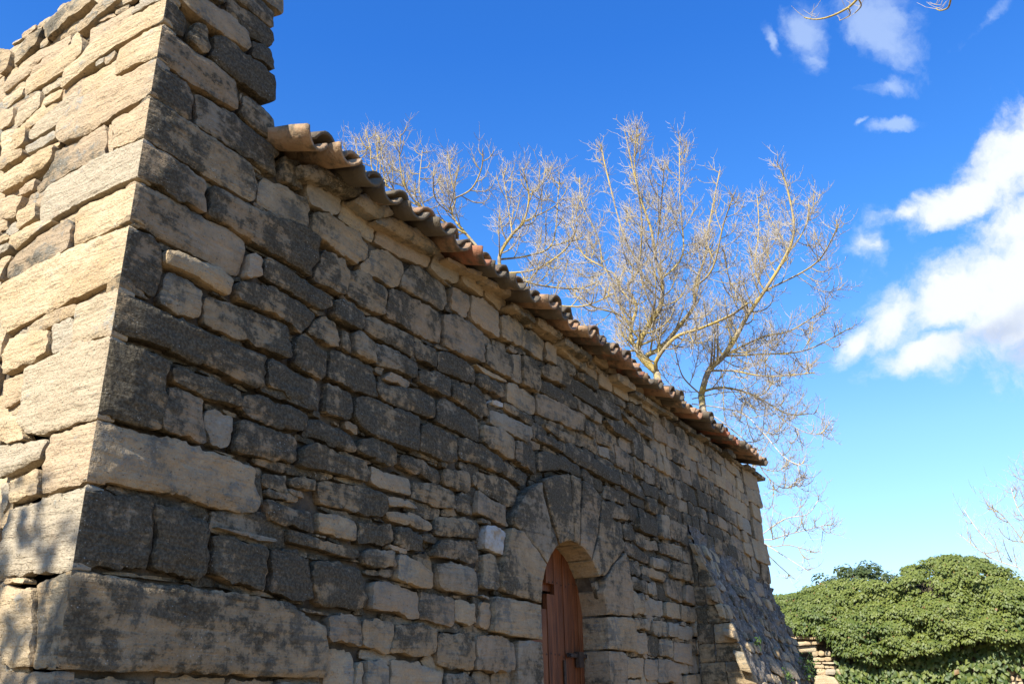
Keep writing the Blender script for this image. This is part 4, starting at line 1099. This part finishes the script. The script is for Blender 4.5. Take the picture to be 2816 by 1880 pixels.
# ------------------------------------------------------------------ leaves
def leaf_mesh(C, N, D, size, tone, W=0.85):
    """C positions, N leaf normals, D tip directions -> folded kite leaves"""
    n = len(C); N = N / np.linalg.norm(N, axis=1)[:, None]; D = D - N * np.sum(D * N, 1)[:, None]; D /= np.linalg.norm(D, axis=1)[:, None] + 1e-9
    Sd = np.cross(D, N); s = size[:, None]
    b = C - D * s * .15; l = C + D * s * .30 + Sd * s * W * .5 - N * s * .12; r = C + D * s * .30 - Sd * s * W * .5 - N * s * .12; t = C + D * s * .95 - N * s * .15; m = C + D * s * .35 + N * s * .02
    V = np.stack([b, l, t, r, m], 1).reshape(-1, 3); F = []
    for i in range(n): o = 5 * i; F += [(o, o + 4, o + 1), (o + 1, o + 4, o + 2), (o + 2, o + 4, o + 3), (o + 3, o + 4, o)]
    col = np.repeat(np.c_[tone, rng.random(n), np.zeros(n), np.ones(n)], 5, axis=0)
    return V, F, col
def clump_leaves(centers, radii, per, size, out, squash=.6, toner=None):
    n = len(centers); d = rng.normal(0, 1, (n, per, 3)); d /= np.linalg.norm(d, axis=2)[:, :, None]
    d = d + out[:, None, :] * .75 + np.array([0, 0, .35]); d /= np.linalg.norm(d, axis=2)[:, :, None]
    rr = radii[:, None, None] * rng.uniform(.55, 1.05, (n, per, 1))
    C = centers[:, None, :] + d * rr * np.array([.9, 1.0, squash]); N = d + out[:, None, :] * .3 + np.array([0, 0, .55]) + rng.normal(0, .28, d.shape)
    D = d * .5 + np.array([0, 0, -1.0]) + out[:, None, :] * .4 + rng.normal(0, .3, d.shape)
    tone = np.clip((rng.random((n, 1)) if toner is None else toner[:, None]) * .6 + rng.random((n, per)) * .4 + .15 * d[:, :, 2], 0, 1)
    return leaf_mesh(C.reshape(-1, 3), N.reshape(-1, 3), D.reshape(-1, 3), rng.uniform(*size, n * per), tone.ravel())

RX = 17.0
s2 = 2816 / 2349.0
top_px = [(1700, 1375), (1790, 1352), (1830, 1347), (1880, 1325), (1930, 1318), (1990, 1318), (2035, 1330), (2080, 1290), (2150, 1266), (2190, 1262), (2235, 1264), (2290, 1292), (2349, 1328), (2450, 1375), (2600, 1420)]
tp = np.array([hit(x * s2, y * s2, 0, RX)[[1, 2]] for x, y in top_px]); tp = tp[np.argsort(tp[:, 0])]
bot_px = [(1700, 1440), (1790, 1432), (1850, 1440), (1890, 1455), (1930, 1488), (2000, 1505), (2060, 1492), (2120, 1480), (2180, 1468), (2240, 1462), (2300, 1455), (2349, 1450), (2600, 1440)]
bp = np.array([hit(x * s2, y * s2, 0, RX - .9)[[1, 2]] for x, y in bot_px]); bp = bp[np.argsort(bp[:, 0])]
ztop = lambda y: np.interp(y, tp[:, 0], tp[:, 1]); zbot = lambda y: np.interp(y, bp[:, 0], bp[:, 1])
iv = thing('ivy', 'thick mound of glossy green ivy smothering the ruined wall beyond the buttress', 'ivy', (RX, float(tp[:, 0].mean()), 0.0))
n = 1050; cy_ = rng.uniform(tp[0, 0] + .1, tp[-1, 0] - .1, n); u = rng.random(n) ** .9
zt_ = ztop(cy_); zb_ = zbot(cy_); cz = zb_ + (zt_ - zb_) * u - .1
dtop = zt_ - cz; bulge = 1.0 * (1 - np.exp(-np.maximum(dtop, 0) / .75)) + .85 * fbm(np.c_[cy_ * 1.8, cz * 3.6, np.zeros(n)], 3)
cx_ = RX + .35 - bulge - .1
back = rng.random(n) < .22; cx_ = np.where(back & (dtop < .6), RX + rng.uniform(.2, 1.6, n), cx_); cz = np.where(back & (dtop < .6), zt_ - .12 - .06 * rng.random(n), cz)
outv = np.tile([-1.0, 0.0, .25], (n, 1))
lm = MB(); tn = np.clip(.5 + 1.3 * fbm(np.c_[cy_ * .9, cz * 1.1, np.ones(n)], 3) + .15 * rng.normal(0, 1, n), 0, 1)
lm.add(*clump_leaves(np.c_[cx_, cy_, cz], rng.uniform(.13, .25, n), 84, (.036, .064), outv, .5, tn))
# flat ivy clinging to the wall under the overhang
n2 = 9000; y2 = rng.uniform(tp[0, 0], tp[-1, 0], n2); z2 = rng.uniform(.8, 1, n2) * 0 + rng.uniform(1.1, 2.9, n2)
y_l = hit(1925 * s2, 1568 * s2, 0, RX)[1]; y_r = hit(2290 * s2, 1568 * s2, 0, RX)[1]
m2 = (y2 < y_l - .05) & (z2 < zbot(y2) + .3) & ((y2 > y_r - .2) | (z2 > 2.02 + .12 * np.sin(y2 * 5)))
y2, z2 = y2[m2], z2[m2]; n2 = len(y2)
C2 = np.c_[RX - .36 - rng.random(n2) * .16 - .05 * np.sin(y2 * 6 + z2 * 4), y2, z2]
lm.add(*leaf_mesh(C2, np.c_[np.full(n2, -1.0), rng.normal(0, .35, n2), .35 + rng.normal(0, .3, n2)], np.c_[rng.normal(-.2, .2, n2), rng.normal(0, .5, n2), np.full(n2, -1.0)], rng.uniform(.07, .12, n2), rng.random(n2) * .8))
lm.build('leaves', IVY, iv)
st = MB(); gy, gt = np.meshgrid(np.linspace(tp[0, 0], tp[-1, 0], 60), np.linspace(0, 1, 24)); gz = zbot(gy) - .1 + (ztop(gy) - .3 - zbot(gy)) * gt
gx = RX + .55 - 1.0 * (1 - np.exp(-np.maximum(ztop(gy) - gz, 0) / .75)) + .15 * fbm(np.c_[gy.ravel() * 3, gz.ravel() * 3, np.zeros(gy.size)], 3).reshape(gy.shape)
P = np.c_[gx.ravel(), gy.ravel(), gz.ravel()]; st.add(P, [(i * 60 + j, (i + 1) * 60 + j, (i + 1) * 60 + j + 1, i * 60 + j + 1) for i in range(23) for j in range(59)])
P2 = P[-60:].copy(); P3 = P2 + (1.9, 0, -.6); st.add(np.vstack([P2, P3]), [(j, j + 1, 61 + j, 60 + j) for j in range(59)])
for _ in range(60):
    y = random.uniform(tp[0, 0], y_l); p = np.array([RX - .34, y, 0.2]); pts = [p]
    for q in range(7): p = p + np.array([rng.normal(0, .02), rng.normal(0, .12), .42]); pts.append(p)
    st.tube(np.array(pts), np.linspace(.025, .012, 8), 5)
STEM = simple_mat('ivy_stems', (0.03, 0.028, 0.018), (0.07, 0.055, 0.035), 9, 0.05)
st.build('stems', STEM, iv)

# darker shrub crown behind the left shoulder of the ivy
sy = [hit(x * s2, y * s2, 0, 19.5) for x, y in ((1895, 1345), (1935, 1318), (1975, 1306), (2010, 1312), (2040, 1330))]
sh = thing('shrub', 'darker green bushy crown peeping over the left shoulder of the ivy', 'shrub', (19.6, float(np.mean([p[1] for p in sy])), 0.0))
sm = MB(); cs = []
for p in sy:
    for _ in range(26): cs.append((19.2 + rng.uniform(-.5, .8), p[1] + rng.normal(0, .22), p[2] + .02 - abs(rng.normal(0, .45))))
cs = np.array(cs); sm.add(*clump_leaves(cs, rng.uniform(.14, .26, len(cs)), 34, (.05, .09), np.tile([-.6, 0, .4], (len(cs), 1)), .75)); sm.build('leaves', SHRUB, sh)
sb = MB(); ym = float(np.mean([p[1] for p in sy])); zm = min(p[2] for p in sy)
for q in range(5): sb.tube(np.array([(19.6, ym, 0), (19.6 + rng.normal(0, .1), ym + (q - 2) * .12, zm * .5), (19.7, ym + (q - 2) * .35, zm)]), [.07, .05, .02], 6)
sb.build('stems', BARK, sh)

# ------------------------------------------------------------------ ruined wall under the ivy
rw = thing('ruined_wall', 'low ruined dry stone wall with a dark opening under slab lintels beside the ivy', 'wall', (RX - .4, float(y_l), 0.0))
cR = lambda L: [(2100 + x / 3.267, 1400 + y / 3.267) for x, y in L]
rm = MB(); RP = RX - .45
def ruin(L, d=.1, lift=.0, depth=.3, pl=None):
    pl = RP if pl is None else pl
    poly = np.array([hit(x, y, 0, pl)[[1, 2]] for x, y in cR(L)])
    add_stone(rm, lambda P: np.c_[pl - P[:, 2], P[:, 0], P[:, 1]], True, poly, d, lift=lift, gap=.004, bevel=.03, depth=depth, sp=.04)
ruin([(255, 1100), (330, 1100), (335, 1135), (255, 1135)], .3); ruin([(230, 1135), (490, 1140), (495, 1172), (230, 1160)], .15, .1); ruin([(300, 1190), (510, 1185), (510, 1210), (300, 1228)], .1, .12)
ruin([(300, 1175), (500, 1172), (500, 1188), (300, 1190)], .5, .0); ruin([(300, 1230), (480, 1215), (470, 1280), (320, 1285)], .2, .02)
for (y0, y1, cuts) in ((1262, 1315, (435, 490, 540, 600)), (1318, 1362, (440, 548, 610)), (1365, 1385, (440, 520, 640)), (1387, 1425, (450, 545, 650)), (1425, 1485, (465, 553, 645, 700))):
    for a, b in zip(cuts[:-1], cuts[1:]): ruin([(a, y0), (b, y0 + 4), (b, y1 + 3), (a, y1)], random.uniform(0, .25), random.uniform(-.02, .05))
ruin([(455, 1490), (560, 1478), (650, 1510), (700, 1600), (455, 1620)], .0, .08)
for q in range(9):
    for (y0, y1) in ((1395, 1440), (1440, 1490), (1490, 1540), (1540, 1600), (1600, 1680)):
        a = 1990 + q * 95 + random.uniform(-20, 20); ruin([(a, y0), (a + 92, y0 + 3), (a + 92, y1), (a, y1)], random.uniform(0, .2), random.uniform(-.02, .02), pl=RX - .34)
rm.build('stones', STONE, rw)
rc = MB(); ya = hit(*cR([(430, 1500)])[0], 0, RP)[1]
rc.box((RX - .28, tp[0, 0], 0), (RX + .6, ya - .35, 2.9)); rc.box((RP + .28, y_l - .4, 0), (RX + .5, ya - .02, 1.85)); rc.box((RX + .9, y_l, 0), (RX + 1.3, tp[-1, 0] + .6, 3.0))
rc.build('wall_core', MORTAR, rw, smooth=False)

# ------------------------------------------------------------------ weeds in the joints of the buttress
def weed(p, n, size, out, label):
    t = thing('weed', label, 'plant', tuple(p)); mb = MB(); C = p + rng.normal(0, 1, (n, 3)) * size * np.array([1.0, .5, 1.0]) + np.array(out) * size * 1.2
    mb.add(*leaf_mesh(C, np.array(out) + rng.normal(0, .5, (n, 3)) + (0, 0, .5), rng.normal(0, .6, (n, 3)) + (0, 0, -.4), rng.uniform(.02, .05, n), rng.random(n))); mb.build('leaves', WEED, t)
    sm_ = MB()
    for _ in range(5): q = C[random.randrange(n)]; sm_.tube(np.array([p, (p + q) / 2 + (0, -.01, .02), q]), [.004, .003, .002], 4)
    sm_.build('stems', STEM, t)
for (px, py, n, s_, lab) in ((2208, 1838, 130, .09, 'leafy green weed growing at the lower right edge of the buttress'), (2130, 1858, 50, .05, 'small green weed in a joint at the foot of the buttress'), (2066, 1768, 34, .035, 'tiny green sprig sprouting on the edge of the buttress')):
    p = hit(px, py, 1, -.35); p[1] = float(by(p[0], p[2])) - .02; weed(p, n, s_, (0, -1, .2), lab)

# ------------------------------------------------------------------ evergreen left of the frame that dapples the side wall
ev = thing('evergreen_tree', 'dense evergreen tree just left of the view throwing dappled shade on the side wall', 'tree', (-5.2, 1.9, 0.0))
em_ = MB(); n = 430
cy3 = rng.uniform(.0, 4.2, n); cz3 = rng.uniform(1.2, 6.35, n) - .12 * np.abs(cy3 - 1.6) ** 1.3; cx3 = -5.2 + rng.normal(0, .7, n)
edge = .22 + .22 * np.sin(cz3 * 4.1) + .12 * np.sin(cz3 * 11)
kp = cy3 > edge; em_.add(*clump_leaves(np.c_[cx3, cy3, cz3][kp], rng.uniform(.12, .30, int(kp.sum())), 36, (.07, .13), np.zeros((int(kp.sum()), 3)), .8)); em_.build('crown', SHRUB, ev)
eb = MB(); eb.tube(np.array([(-5.2, 1.9, -.1), (-5.25, 1.9, 2.5), (-5.2, 1.8, 5.0)]), [.2, .15, .05], 8)
for q in range(9): a = random.uniform(0, 6.28); z = 1.2 + q * .4; eb.tube(np.array([(-5.2, 1.9, z), (-5.2 + .5 * math.cos(a), 1.9 + .8 * math.sin(a), z + .3), (-5.2 + .8 * math.cos(a), 1.9 + 1.5 * math.sin(a), z + .5)]), [.05, .03, .01], 5)
eb.build('trunk', BARK, ev)
